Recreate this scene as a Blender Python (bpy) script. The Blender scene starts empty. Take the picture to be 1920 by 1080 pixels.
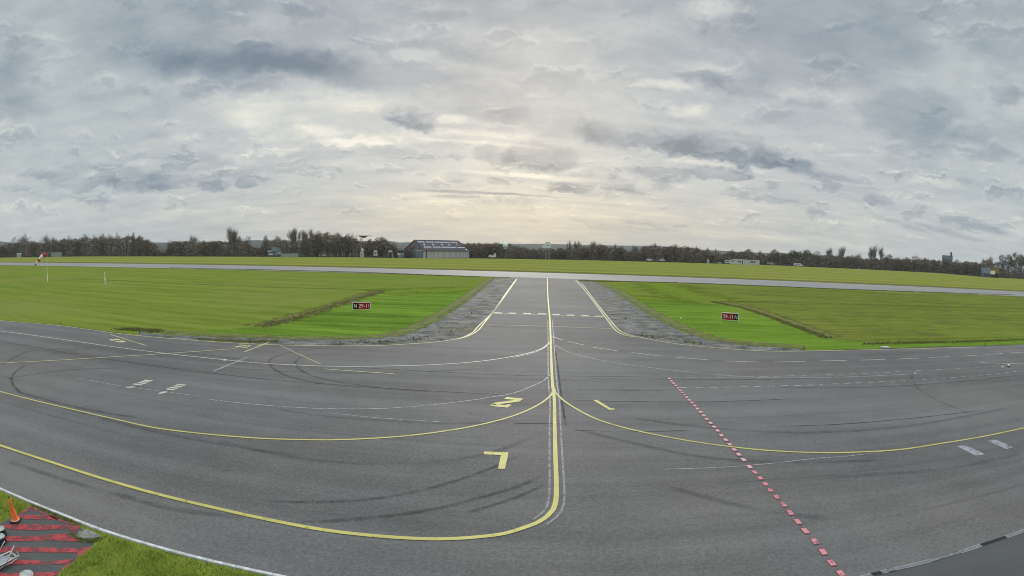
import bpy, bmesh, math, random
from mathutils import Matrix, Vector

sc = bpy.context.scene
C = sc.collection
RND = random.Random(7)
PI = math.pi

# ------------------------------------------------------------------ camera
# wide security-camera lens (equidistant), 9 m above the apron
F = 1003.2
CAM_H = 9.0
_p, _r = math.radians(-4.4), math.radians(1.2)
_up = Vector((math.sin(_r) * math.cos(_p), -math.cos(_r) * math.cos(_p), math.sin(_p)))
_fw = Vector((0, 0, 1))
AY = (_fw - _up * _fw.dot(_up)).normalized()
AX = AY.cross(_up)
AZ = _up


def ray(px, py):
    x = (px - 960) / F
    y = (py - 540) / F
    t = math.hypot(x, y)
    s = math.sin(t) / t if t > 1e-9 else 1.0
    d = Vector((x * s, y * s, math.cos(t)))
    return Vector((d.dot(AX), d.dot(AY), d.dot(AZ)))


def G(px, py, z=0.0):
    """ground point seen in that direction"""
    d = ray(px, py)
    k = (z - CAM_H) / d.z
    return Vector((d.x * k, d.y * k, z))


def P(px, py, dist):
    """point at that horizontal distance"""
    d = ray(px, py)
    k = dist / math.hypot(d.x, d.y)
    return Vector((d.x * k, d.y * k, CAM_H + d.z * k))


def azel(px, py):
    d = ray(px, py)
    return math.atan2(d.x, d.y), math.asin(d.z)


def hdist(v):
    return math.hypot(v.x, v.y)


cam = bpy.data.cameras.new('camera')
camo = bpy.data.objects.new('camera', cam)
C.objects.link(camo)
camo.matrix_world = Matrix(((AX.x, -AX.y, -AX.z, 0), (AY.x, -AY.y, -AY.z, 0), (AZ.x, -AZ.y, -AZ.z, CAM_H), (0, 0, 0, 1)))
cam.type = 'PANO'
cam.panorama_type = 'FISHEYE_LENS_POLYNOMIAL'
cam.sensor_width = 36
cam.sensor_height = 20.25
cam.fisheye_fov = PI
cam.fisheye_polynomial_k0 = 0
cam.fisheye_polynomial_k1 = -(960 / F / 18)
cam.fisheye_polynomial_k2 = cam.fisheye_polynomial_k3 = cam.fisheye_polynomial_k4 = 0
cam.clip_start = 0.1
cam.clip_end = 30000
sc.camera = camo


HAZE = 0.00009
DENOISE = True


# ------------------------------------------------------------------ nodes
def lin(r, g, b):
    def f(c):
        c /= 255
        return c / 12.92 if c <= 0.04045 else ((c + 0.055) / 1.055) ** 2.4
    return (f(r), f(g), f(b), 1)


class N:
    def __init__(self, tree):
        self.t = tree
        self.n = tree.nodes
        self.l = tree.links

    def _in(self, sock, v):
        if v is None:
            return
        if hasattr(v, 'is_linked') or isinstance(v, bpy.types.NodeSocket):
            self.l.new(v, sock)
        else:
            sock.default_value = v

    def node(self, kind, **kw):
        n = self.n.new(kind)
        for k, v in kw.items():
            setattr(n, k, v)
        return n

    def math(self, op, a, b=None, c=None, clamp=False):
        n = self.node('ShaderNodeMath', operation=op, use_clamp=clamp)
        self._in(n.inputs[0], a)
        self._in(n.inputs[1], b)
        self._in(n.inputs[2], c)
        return n.outputs[0]

    def vmath(self, op, a, b=None, c=None):
        n = self.node('ShaderNodeVectorMath', operation=op)
        self._in(n.inputs[0], a)
        if op == 'SCALE':
            self._in(n.inputs['Scale'], b)
        else:
            self._in(n.inputs[1], b)
            self._in(n.inputs[2], c)
        return n.outputs['Value'] if op in ('LENGTH', 'DOT_PRODUCT', 'DISTANCE') else n.outputs[0]

    def noise(self, vec, scale=1.0, detail=3.0, rough=0.5, out=0, dist=0.0):
        n = self.node('ShaderNodeTexNoise')
        self._in(n.inputs['Vector'], vec)
        self._in(n.inputs['Scale'], scale)
        self._in(n.inputs['Detail'], detail)
        self._in(n.inputs['Roughness'], rough)
        self._in(n.inputs['Distortion'], dist)
        return n.outputs[out]

    def mapr(self, v, a, b, c=0.0, d=1.0, smooth=True):
        n = self.node('ShaderNodeMapRange', interpolation_type='SMOOTHSTEP' if smooth else 'LINEAR')
        self._in(n.inputs[0], v)
        for i, q in enumerate((a, b, c, d)):
            self._in(n.inputs[i + 1], q)
        return n.outputs[0]

    def mix(self, f, a, b, blend='MIX'):
        n = self.node('ShaderNodeMix', data_type='RGBA', blend_type=blend)
        self._in(n.inputs[0], f)
        self._in(n.inputs[6], a)
        self._in(n.inputs[7], b)
        return n.outputs[2]

    def ramp(self, f, stops, interp='LINEAR'):
        n = self.node('ShaderNodeValToRGB')
        cr = n.color_ramp
        cr.interpolation = interp
        while len(cr.elements) < len(stops):
            cr.elements.new(0.5)
        for e, (p, c) in zip(cr.elements, stops):
            e.position = p
            e.color = c
        self._in(n.inputs[0], f)
        return n.outputs[0]

    def sep(self, v):
        n = self.node('ShaderNodeSeparateXYZ')
        self._in(n.inputs[0], v)
        return n.outputs

    def comb(self, x, y, z=0.0):
        n = self.node('ShaderNodeCombineXYZ')
        for i, q in enumerate((x, y, z)):
            self._in(n.inputs[i], q)
        return n.outputs[0]


def new_mat(name):
    m = bpy.data.materials.new(name)
    m.use_nodes = True
    m.node_tree.nodes.clear()
    g = N(m.node_tree)
    out = g.node('ShaderNodeOutputMaterial')
    return m, g, out


def bsdf(g, out, color, rough=0.8, spec=0.3, bump=None, metal=0.0, alpha=None):
    b = g.node('ShaderNodeBsdfPrincipled')
    g._in(b.inputs['Base Color'], color)
    g._in(b.inputs['Roughness'], rough)
    g._in(b.inputs['Specular IOR Level'], spec)
    g._in(b.inputs['Metallic'], metal)
    if alpha is not None:
        g._in(b.inputs['Alpha'], alpha)
    if bump is not None:
        h, st, di = bump
        bn = g.node('ShaderNodeBump')
        g._in(bn.inputs['Height'], h)
        bn.inputs['Strength'].default_value = st
        bn.inputs['Distance'].default_value = di
        g.l.new(bn.outputs[0], b.inputs['Normal'])
    g.l.new(b.outputs[0], out.inputs[0])
    return b


def simple(name, c, rough=0.6, spec=0.4, metal=0.0, var=0.18, scale=1.5):
    """one colour with weathering"""
    m, g, out = new_mat(name)
    pos = g.node('ShaderNodeTexCoord').outputs['Object']
    n = g.noise(pos, scale, 5, 0.6)
    lo = tuple(x * (1 - var) for x in c[:3]) + (1,)
    hi = tuple(min(1, x * (1 + var)) for x in c[:3]) + (1,)
    bsdf(g, out, g.mix(g.mapr(n, 0.3, 0.7), lo, hi), rough, spec, metal=metal)
    return m


# ------------------------------------------------------------------ sky
SUN_AZ, SUN_EL = azel(975, 330)
SUN_EL = math.radians(17)


def build_sky():
    w = bpy.data.worlds.new('World')
    sc.world = w
    w.use_nodes = True
    w.node_tree.nodes.clear()
    g = N(w.node_tree)
    out = g.node('ShaderNodeOutputWorld')
    bg = g.node('ShaderNodeBackground')
    g.l.new(bg.outputs[0], out.inputs[0])
    dirv = g.node('ShaderNodeTexCoord').outputs['Generated']
    x, y, z = g.sep(dirv)[:3]
    az = g.math('ARCTAN2', x, y)
    el = g.math('ARCSINE', z)
    p = g.comb(az, el)
    k = 1 / F
    # turbulence that breaks the cloud outlines
    pa = g.vmath('MULTIPLY', p, (1.0, 1.5, 1.0))
    w1 = g.vmath('SUBTRACT', g.noise(pa, 7.0, 4, 0.55, out=1), (0.5, 0.5, 0.5))
    w2 = g.vmath('SUBTRACT', g.noise(pa, 30.0, 6, 0.62, out=1), (0.5, 0.5, 0.5))
    pc = g.vmath('ADD', p, g.vmath('ADD', g.vmath('MULTIPLY', w1, (0.11, 0.05, 0)), g.vmath('MULTIPLY', w2, (0.050, 0.034, 0))))
    pw = g.vmath('ADD', p, g.vmath('ADD', g.vmath('MULTIPLY', w1, (0.16, 0.08, 0)), g.vmath('MULTIPLY', w2, (0.02, 0.012, 0))))
    ps = g.vmath('ADD', p, g.vmath('MULTIPLY', w2, (0.05, 0.008, 0)))
    # cloud layers on a flat sheet overhead, foreshortened towards the horizon
    zz = g.math('ADD', g.math('MAXIMUM', z, 0.0), 0.13)
    q = g.comb(g.math('DIVIDE', x, zz), g.math('DIVIDE', y, zz), 0.0)
    n1 = g.noise(q, 1.1, 7, 0.55, dist=0.4)
    n2 = g.noise(g.vmath('MULTIPLY', q, (0.8, 2.2, 1)), 1.6, 8, 0.6, dist=0.3)
    n3 = g.noise(g.vmath('MULTIPLY', p, (5.0, 34.0, 1)), 1.0, 7, 0.6, dist=0.6)
    # brightness
    base = g.mapr(el, 0.0, 0.42, 0.785, 0.672, smooth=False)
    acc = g.math('ADD', base, g.math('MULTIPLY', g.math('SUBTRACT', n1, 0.5), 0.22))
    acc = g.math('ADD', acc, g.math('MULTIPLY', g.math('SUBTRACT', n2, 0.5), 0.22))
    lowf = g.mapr(el, 0.02, 0.30, 1.0, 0.15)
    acc = g.math('ADD', acc, g.math('MULTIPLY', g.math('MULTIPLY', g.math('SUBTRACT', n3, 0.5), 0.13), lowf))

    def blob(src, px, py, hw, hh, amp, soft=0.9, rot=0.0):
        a, e = azel(px, py)
        d = g.vmath('SUBTRACT', src, (a, e, 0))
        if rot:
            vr = g.node('ShaderNodeVectorRotate', rotation_type='Z_AXIS')
            g._in(vr.inputs['Vector'], d)
            vr.inputs['Angle'].default_value = math.radians(rot)
            d = vr.outputs[0]
        d = g.vmath('MULTIPLY', d, (1 / (hw * k * 1.12), 1 / (hh * k), 0))
        f = g.mapr(g.vmath('LENGTH', d), 1.3, 1.3 - soft, 0.0, amp * (1.35 if amp < 0 else 1.15))
        if amp < 0 and hh < 30 and src is pc:
            # sunlit top, dark flat base
            f = g.math('MULTIPLY', f, g.mapr(g.sep(d)[1], 1.1, -0.9, 0.30, 1.35, smooth=False))
        return f

    CUM = [
        # dark bellies
        (470, 116, 175, 40, -.15, 1.2, 0), (300, 105, 100, 46, -.07, 1.2, 0), (24, 140, 50, 80, -.09, 1.2, 0), (25, 205, 80, 40, -.06, 1.2, 0),
        (620, 128, 130, 32, -.07, 1.2, 0), (885, 98, 120, 19, -.08, 1.0, 12), (765, 215, 50, 22, -.11, .6, 8), (800, 224, 28, 17, -.05, .6, 0),
        (930, 212, 66, 28, -.08, .8, 8), (1030, 228, 100, 32, -.07, .9, 8), (1150, 246, 66, 26, -.10, .7, 5), (1380, 284, 135, 28, -.12, .7, 10),
        (1275, 265, 70, 20, -.08, .8, 10), (1460, 300, 60, 17, -.06, .7, 8), (1012, 293, 54, 25, -.12, .5, 4), (925, 292, 38, 16, -.09, .5, 0),
        (850, 292, 17, 8, -.06, .5, 0), (1355, 328, 46, 13, -.10, .5, 0), (1250, 322, 62, 17, -.06, .7, 8), (1545, 328, 55, 9, -.06, .7, 6),
        (1068, 351, 32, 11, -.12, .5, 0), (1140, 343, 46, 13, -.08, .6, 10), (252, 335, 60, 20, -.07, .5, 0), (312, 340, 50, 13, -.07, .6, 0),
        (400, 343, 26, 8, -.07, .5, 0), (464, 338, 18, 11, -.09, .5, 0), (140, 336, 48, 18, -.06, .6, 0), (70, 328, 32, 7, -.05, .6, 0),
        (35, 362, 32, 7, -.06, .6, 0), (172, 372, 28, 8, -.06, .6, 0), (110, 368, 40, 5, -.04, .7, 0), (540, 306, 100, 26, -.035, .8, 0),
        (850, 336, 28, 11, -.06, .6, 0), (930, 343, 20, 7, -.08, .6, 8), (1740, 225, 110, 52, -.08, 1.2, 0), (1830, 250, 110, 34, -.04, 1.2, 0),
        (1900, 178, 36, 12, -.06, .8, 0), (1640, 376, 28, 9, -.07, .6, 8), (1470, 378, 24, 8, -.05, .6, 0), (1360, 150, 100, 24, -.065, 1.0, 5),
        (1215, 424, 38, 6, -.06, .6, 8), (1110, 413, 44, 5, -.05, .7, 8), (1270, 424, 14, 4, -.06, .6, 0), (1640, 110, 200, 40, -.035, 1.2, 0),
        (930, 160, 220, 36, -.05, 1.2, 6), (160, 300, 70, 14, -.04, .9, 0), (380, 310, 130, 34, -.03, 1.0, 0), (1860, 320, 120, 40, -.035, 1.2, 0),
        (300, 60, 200, 30, -.03, 1.2, 0), (1500, 60, 240, 40, -.03, 1.2, 0), (700, 60, 200, 25, -.025, 1.2, 0),
        # bright breaks and sunlit rims
        (545, 212, 170, 56, .07, 1.2, 0), (690, 190, 110, 26, .10, 1.1, 8), (610, 245, 66, 18, .09, 1.0, 8), (745, 258, 110, 13, .10, 1.0, -6),
        (660, 268, 60, 12, .08, 1.0, 0), (440, 200, 70, 30, .05, 1.1, 0), (345, 252, 38, 18, .07, 1.0, 0), (470, 232, 50, 16, .05, 1.0, 0),
        (515, 281, 62, 9, .10, .8, -4), (440, 292, 40, 10, .06, .8, 0), (268, 303, 32, 8, .07, .8, 0), (650, 310, 46, 9, .05, .8, 0),
        (1350, 14, 66, 20, .13, 1.1, 0), (1250, 158, 48, 12, .12, 1.0, 0), (1290, 211, 38, 14, .13, 1.1, 0), (1310, 118, 66, 14, .05, 1.0, 8),
        (850, 222, 36, 10, .10, .9, 0), (1540, 184, 80, 10, .05, 1.0, 0), (1300, 302, 50, 8, .09, .9, 10), (1420, 324, 36, 6, .06, .9, 0),
        (1760, 341, 56, 8, .05, 1.0, 0), (470, 393, 46, 6, .05, .8, 0), (330, 396, 90, 6, .04, .9, 0), (1760, 90, 50, 66, .035, 1.2, 0),
        (1180, 60, 140, 30, .03, 1.2, 0),
    ]
    STR = [
        (890, 361, 90, 3.2, -.13, .8, 1), (985, 366, 78, 2.2, -.13, .8, 2), (860, 368, 50, 3.5, -.10, .8, 0), (1170, 358, 44, 5, -.08, .8, 6),
        (1690, 420, 54, 5, -.07, .8, 14), (1770, 433, 66, 6, -.07, .9, 10), (1852, 430, 40, 8, -.07, .9, 10), (1550, 405, 44, 5, -.05, .9, 10),
        (1450, 430, 110, 5, -.03, 1.0, 3), (1000, 340, 110, 4, -.05, .9, 4),
        (1010, 331, 120, 5, .12, .9, 3), (890, 250, 130, 7, .07, 1.0, 3), (1000, 396, 260, 16, .05, 1.2, 0), (760, 366, 160, 6, .05, 1.0, -2),
        (800, 379, 110, 8, .05, 1.0, 0), (1585, 291, 40, 3, .06, .9, 0), (1150, 378, 120, 6, .04, 1.0, 3), (900, 268, 120, 4, .07, .9, 3),
        (1500, 452, 220, 10, .05, 1.1, 3), (1010, 445, 420, 14, .015, 1.2, 0), (1580, 345, 130, 4, .03, 1.0, 2),
    ]
    dark = None
    for b in CUM:
        v = blob(pw if b[4] < 0 and b[3] >= 30 else pc, *b)
        if b[4] < 0 and b[3] < 30:
            dark = v if dark is None else g.math('ADD', dark, v)
        else:
            acc = g.math('ADD', acc, v)
    bil = g.noise(g.vmath('MULTIPLY', pc, (1.0, 1.7, 1.0)), 17.0, 7, 0.6)
    acc = g.math('ADD', acc, g.math('MULTIPLY', dark, g.mapr(bil, 0.32, 0.66, 0.75, 1.25)))
    n4 = g.noise(g.vmath('MULTIPLY', pc, (9.0, 21.0, 1.0)), 1.0, 8, 0.62, dist=0.5)
    acc = g.math('ADD', acc, g.math('MULTIPLY', g.math('SUBTRACT', n4, 0.5), 0.13))
    n5 = g.noise(g.vmath('ADD', g.vmath('MULTIPLY', q, (1.0, 1.5, 1.0)), g.vmath('SCALE', w1, 0.9)), 3.6, 8, 0.6, dist=0.2)
    acc = g.math('ADD', acc, g.math('MULTIPLY', g.math('SUBTRACT', n5, 0.5), 0.16))
    for b in STR:
        acc = g.math('ADD', acc, blob(ps, *b))
    def broken(sx, sy, e0, e1, e2, e3, amp, off):
        v_ = g.vmath('ADD', g.vmath('MULTIPLY', pc, (sx, sy, 1.0)), (off, off * .37, 0))
        f_ = g.noise(v_, 1.0, 7, 0.55)
        rim = g.noise(g.vmath('ADD', v_, (0.0, -0.16, 0.0)), 1.0, 7, 0.55)
        win = g.math('MULTIPLY', g.mapr(el, e0, e1), g.mapr(el, e3, e2))
        d_ = g.math('MULTIPLY', g.mapr(f_, 0.545, 0.640), -amp)
        b_ = g.math('MULTIPLY', g.math('MULTIPLY', g.mapr(rim, 0.545, 0.60), g.mapr(f_, 0.60, 0.53)), amp * 0.9)
        return g.math('MULTIPLY', g.math('ADD', d_, b_), win)

    acc = g.math('ADD', acc, broken(15.0, 42.0, 0.03, 0.07, 0.15, 0.24, 0.075, 3.0))
    acc = g.math('ADD', acc, broken(7.5, 20.0, 0.10, 0.16, 0.40, 0.60, 0.048, 11.0))
    # overhead sky brightened out of view, added to lift the light on the ground
    col = g.ramp(acc, [(0.46, lin(118, 132, 146)), (0.57, lin(147, 158, 169)), (0.66, lin(171, 178, 184)), (0.72, lin(188, 194, 196)),
                       (0.80, lin(205, 208, 206)), (0.88, lin(228, 227, 217)), (0.96, lin(246, 243, 232))])
    warm = blob(p, 1010, 440, 640, 95, 0.70, 1.3)
    warm = g.math('ADD', warm, blob(p, 980, 350, 420, 190, 0.20, 1.3))
    col = g.mix(warm, col, g.mix(1.0, col, (1.07, 0.985, 0.83, 1), 'MULTIPLY'))
    low = g.mapr(el, 0.16, 0.0, 0, 1)
    side = g.mapr(g.math('ABSOLUTE', g.math('SUBTRACT', az, 0.05)), 0.35, 0.9, 0, 1)
    col = g.mix(g.math('MULTIPLY', side, 0.8), col, g.mix(1.0, col, (0.96, 1.0, 1.0, 1), 'MULTIPLY'))
    sky = g.node('ShaderNodeTexSky', sky_type='NISHITA', sun_disc=False, sun_elevation=SUN_EL, sun_rotation=SUN_AZ, air_density=1.0, dust_density=2.0)
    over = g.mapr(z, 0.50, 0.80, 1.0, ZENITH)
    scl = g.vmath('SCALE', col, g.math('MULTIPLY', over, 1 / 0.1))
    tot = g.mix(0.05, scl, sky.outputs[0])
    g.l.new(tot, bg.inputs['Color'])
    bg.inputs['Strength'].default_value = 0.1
    w.cycles.sampling_method = 'MANUAL'
    w.cycles.sample_map_resolution = 512


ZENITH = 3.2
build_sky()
sl = bpy.data.lights.new('sun', 'SUN')
sl.energy = 1.2
sl.angle = math.radians(14)
sl.color = (1.0, 0.93, 0.82)
so = bpy.data.objects.new('sun', sl)
C.objects.link(so)
so.location = (0, 200, 120)
_sd = Vector((math.sin(SUN_AZ) * math.cos(SUN_EL), math.cos(SUN_AZ) * math.cos(SUN_EL), math.sin(SUN_EL)))
so.rotation_euler = (-_sd).to_track_quat('-Z', 'Y').to_euler()

sc.view_settings.view_transform = 'Standard'
sc.view_settings.look = 'None'
sc.view_settings.gamma = 1
sc.view_settings.use_curve_mapping = False
sc.view_settings.exposure = 0.0
sc.render.engine = 'CYCLES'
sc.cycles.use_denoising = DENOISE
sc.cycles.filter_width = 1.0
sc.cycles.max_bounces = 6
sc.cycles.diffuse_bounces = 2
sc.cycles.glossy_bounces = 2
sc.cycles.transparent_max_bounces = 12
sc.cycles.volume_bounces = 0


# ------------------------------------------------------------------ object helpers
def link(name, me, mat=None, parent=None):
    o = bpy.data.objects.new(name, me)
    C.objects.link(o)
    if mat is not None:
        for m in (mat if isinstance(mat, (list, tuple)) else [mat]):
            o.data.materials.append(m)
    if parent is not None:
        o.parent = parent
    return o


def tag(o, label, cat, group=None):
    o['label'] = label
    o['category'] = cat
    if group:
        o['group'] = group
    return o


def struct(o, kind='structure'):
    o['kind'] = kind
    return o


def root(name, label, cat, loc, yaw=0.0, group=None):
    o = bpy.data.objects.new(name, None)
    o.empty_display_size = 0.2
    C.objects.link(o)
    o.location = loc
    o.rotation_euler = (0, 0, yaw)
    return tag(o, label, cat, group)


def mesh(name, bm, mat, parent=None, smooth=False):
    me = bpy.data.meshes.new(name)
    bmesh.ops.recalc_face_normals(bm, faces=bm.faces)
    bm.to_mesh(me)
    bm.free()
    if smooth:
        for p in me.polygons:
            p.use_smooth = True
    return link(name, me, mat, parent)


def box(bm, c, s, rz=0.0, rx=0.0, ry=0.0, mi=0):
    M = Matrix.Translation(c) @ Matrix.Rotation(rz, 4, 'Z') @ Matrix.Rotation(ry, 4, 'Y') @ Matrix.Rotation(rx, 4, 'X') @ Matrix.Diagonal((s[0], s[1], s[2], 1))
    r = bmesh.ops.create_cube(bm, size=1.0, matrix=M)
    if mi:
        for f in {f for v in r['verts'] for f in v.link_faces}:
            f.material_index = mi
    return r


def tube(bm, a, b, r1, r2=None, n=8, cap=True):
    a = Vector(a)
    b = Vector(b)
    r2 = r1 if r2 is None else r2
    d = b - a
    if d.length < 1e-6:
        return
    M = Matrix.Translation((a + b) / 2) @ d.to_track_quat('Z', 'Y').to_matrix().to_4x4()
    bmesh.ops.create_cone(bm, cap_ends=cap, segments=n, radius1=r1, radius2=max(r2, 1e-4), depth=d.length, matrix=M)


def ftube(bm, a, b, r1, r2, n=3):
    d = (b - a)
    if d.length < 1e-6:
        return
    d.normalize()
    u = d.orthogonal().normalized()
    v = d.cross(u)
    A, B = [], []
    for i in range(n):
        o = u * math.cos(2 * PI * i / n) + v * math.sin(2 * PI * i / n)
        A.append(bm.verts.new(a + o * r1))
        B.append(bm.verts.new(b + o * r2))
    for i in range(n):
        bm.faces.new((A[i], A[(i + 1) % n], B[(i + 1) % n], B[i]))


def lathe(bm, prof, n=24, c=(0, 0, 0)):
    rings = []
    for r, z in prof:
        rings.append([bm.verts.new((c[0] + r * math.cos(2 * PI * i / n), c[1] + r * math.sin(2 * PI * i / n), c[2] + z)) for i in range(n)])
    for a, b in zip(rings, rings[1:]):
        for i in range(n):
            bm.faces.new((a[i], a[(i + 1) % n], b[(i + 1) % n], b[i]))
    bm.faces.new(rings[-1])
    bm.faces.new(list(reversed(rings[0])))


def prism(bm, poly, y0, y1):
    """outline in x,z pushed along y"""
    a = [bm.verts.new((x, y0, z)) for x, z in poly]
    b = [bm.verts.new((x, y1, z)) for x, z in poly]
    n = len(poly)
    bm.faces.new(a)
    bm.faces.new(list(reversed(b)))
    for i in range(n):
        bm.faces.new((a[i], b[i], b[(i + 1) % n], a[(i + 1) % n]))


def smooth_px(pts, step=12.0):
    """Catmull-Rom through the points"""
    pts = [Vector((p[0], p[1])) for p in pts]
    out = []
    n = len(pts)
    for i in range(n - 1):
        p0 = pts[i - 1] if i else pts[0] * 2 - pts[1]
        p1, p2 = pts[i], pts[i + 1]
        p3 = pts[i + 2] if i + 2 < n else pts[-1] * 2 - pts[-2]
        k = max(1, int((p2 - p1).length / step))
        # centripetal knots
        t0 = 0
        t1 = t0 + max((p1 - p0).length, 1e-4) ** 0.5
        t2 = t1 + max((p2 - p1).length, 1e-4) ** 0.5
        t3 = t2 + max((p3 - p2).length, 1e-4) ** 0.5
        for j in range(k):
            t = t1 + (t2 - t1) * j / k
            a1 = p0 * ((t1 - t) / (t1 - t0)) + p1 * ((t - t0) / (t1 - t0))
            a2 = p1 * ((t2 - t) / (t2 - t1)) + p2 * ((t - t1) / (t2 - t1))
            a3 = p2 * ((t3 - t) / (t3 - t2)) + p3 * ((t - t2) / (t3 - t2))
            b1 = a1 * ((t2 - t) / (t2 - t0)) + a2 * ((t - t0) / (t2 - t0))
            b2 = a2 * ((t3 - t) / (t3 - t1)) + a3 * ((t - t1) / (t3 - t1))
            out.append(b1 * ((t2 - t) / (t2 - t1)) + b2 * ((t - t1) / (t2 - t1)))
    out.append(pts[-1])
    return out


def ribbon(bm, W, width, z, uvl=None, off=0.0):
    """flat strip along the world points W"""
    L = []
    R = []
    n = len(W)
    s = 0.0
    S = []
    for i in range(n):
        d = (W[min(i + 1, n - 1)] - W[max(i - 1, 0)])
        d.z = 0
        d.normalize()
        nrm = Vector((-d.y, d.x, 0))
        wd = width[i] if isinstance(width, list) else width
        c = W[i] + nrm * off
        L.append(bm.verts.new((c.x + nrm.x * wd / 2, c.y + nrm.y * wd / 2, z)))
        R.append(bm.verts.new((c.x - nrm.x * wd / 2, c.y - nrm.y * wd / 2, z)))
        if i:
            s += (W[i] - W[i - 1]).length
        S.append(s)
    for i in range(n - 1):
        f = bm.faces.new((R[i], R[i + 1], L[i + 1], L[i]))
        if uvl is not None:
            for lp, uv in zip(f.loops, ((0, S[i] / s), (0, S[i + 1] / s), (1, S[i + 1] / s), (1, S[i] / s))):
                lp[uvl].uv = uv


def strip(name, px, width, z, mat, step=12.0, off=0.0, curved=True):
    bm = bmesh.new()
    uvl = bm.loops.layers.uv.new('uv')
    q = smooth_px(px, step) if curved else [Vector(p) for p in px]
    ribbon(bm, [G(p.x, p.y) for p in q], width, z, uvl, off)
    return struct(mesh(name, bm, mat))


def sheet_w(name, W, z, mat):
    bm = bmesh.new()
    bm.faces.new([bm.verts.new((p.x, p.y, z)) for p in W])
    bmesh.ops.triangulate(bm, faces=bm.faces[:])
    return struct(mesh(name, bm, mat))


def polys(name, plist, z, mat):
    bm = bmesh.new()
    for pl in plist:
        try:
            bm.faces.new([bm.verts.new(G(p[0], p[1], z)) for p in pl])
        except ValueError:
            pass
    bmesh.ops.triangulate(bm, faces=bm.faces[:])
    return struct(mesh(name, bm, mat))


def text_mesh(body, size, extrude=0.003):
    cu = bpy.data.curves.new('lettering', 'FONT')
    cu.body = body
    cu.size = size
    cu.extrude = extrude
    cu.align_x = 'CENTER'
    cu.align_y = 'CENTER'
    o = bpy.data.objects.new('lettering', cu)
    C.objects.link(o)
    dg = bpy.context.evaluated_depsgraph_get()
    me = bpy.data.meshes.new_from_object(o.evaluated_get(dg))
    bpy.data.objects.remove(o)
    bpy.data.curves.remove(cu)
    return me


# directions on the airfield
RW = (G(1600, 533) - G(320, 495)).normalized()          # along the runway, to the right
RWA = math.atan2(RW.y, RW.x)
AP = (G(1894, 662.5) - G(1452, 679)).normalized()       # along the apron
APA = math.atan2(AP.y, AP.x)
print('runway angle', math.degrees(RWA), 'apron', math.degrees(APA))


# ------------------------------------------------------------------ ground materials
def rotpos(g, ang):
    pos = g.node('ShaderNodeNewGeometry').outputs['Position']
    vr = g.node('ShaderNodeVectorRotate', rotation_type='Z_AXIS')
    g._in(vr.inputs['Vector'], pos)
    vr.inputs['Angle'].default_value = -ang
    return pos, vr.outputs[0]


def asphalt(name, c, dark=0.72, light=1.18, tint=0.5, ang=None, rough=0.72, spec=0.35, grain=1.0, warm=(1.05, 0.99, 0.96), lanes=4.2):
    m, g, out = new_mat(name)
    pos, rp = rotpos(g, APA if ang is None else ang)
    big = g.noise(pos, 0.035, 4, 0.55)
    streak = g.noise(g.vmath('MULTIPLY', rp, (0.022, 0.55, 1)), 1.0, 6, 0.62)
    mid = g.noise(pos, 0.45, 6, 0.65)
    fine = g.noise(pos, 7.0, 6, 0.75)
    gr = g.noise(pos, 26.0, 4, 0.85)
    y = g.sep(rp)[1]
    lane = g.node('ShaderNodeTexWhiteNoise', noise_dimensions='1D')
    g._in(lane.inputs['W'], g.math('FLOOR', g.math('DIVIDE', y, lanes)))
    v = g.math('MULTIPLY', g.math('SUBTRACT', big, 0.5), 0.9)
    for s, a in ((streak, 0.75), (mid, 0.35), (fine, 0.55 * grain), (gr, 0.75 * grain), (lane.outputs[0], 0.10)):
        v = g.math('ADD', v, g.math('MULTIPLY', g.math('SUBTRACT', s, 0.5), a))
    v = g.math('ADD', v, 0.5)
    lo = tuple(x * dark for x in c) + (1,)
    hi = tuple(x * light for x in c) + (1,)
    col = g.mix(g.mapr(v, 0.20, 0.80, smooth=False), lo, hi)
    patch = g.mapr(g.noise(pos, 0.06, 3, 0.5), 0.42, 0.62)
    col = g.mix(g.math('MULTIPLY', patch, tint), col, g.mix(1.0, col, warm + (1,), 'MULTIPLY'))
    fr_ = g.math('FRACT', g.math('DIVIDE', g.math('ADD', y, g.math('MULTIPLY', g.noise(pos, 0.3, 3), 0.16)), lanes))
    seam = g.math('MULTIPLY', g.mapr(g.math('ABSOLUTE', g.math('SUBTRACT', fr_, 0.5)), 0.022, 0.008), g.mapr(g.noise(g.vmath('MULTIPLY', rp, (0.05, 0.3, 1)), 1.0, 3), 0.45, 0.6))
    col = g.mix(g.math('MULTIPLY', seam, 0.30), col, (0.05, 0.05, 0.052, 1))
    # oil drips
    sp = g.mapr(g.noise(pos, 1.1, 3, 0.5), 0.69, 0.77)
    col = g.mix(g.math('MULTIPLY', sp, 0.35), col, (0.03, 0.03, 0.032, 1))
    bsdf(g, out, col, rough, spec, bump=(g.math('ADD', gr, fine), 0.25, 0.02))
    return m


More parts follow.
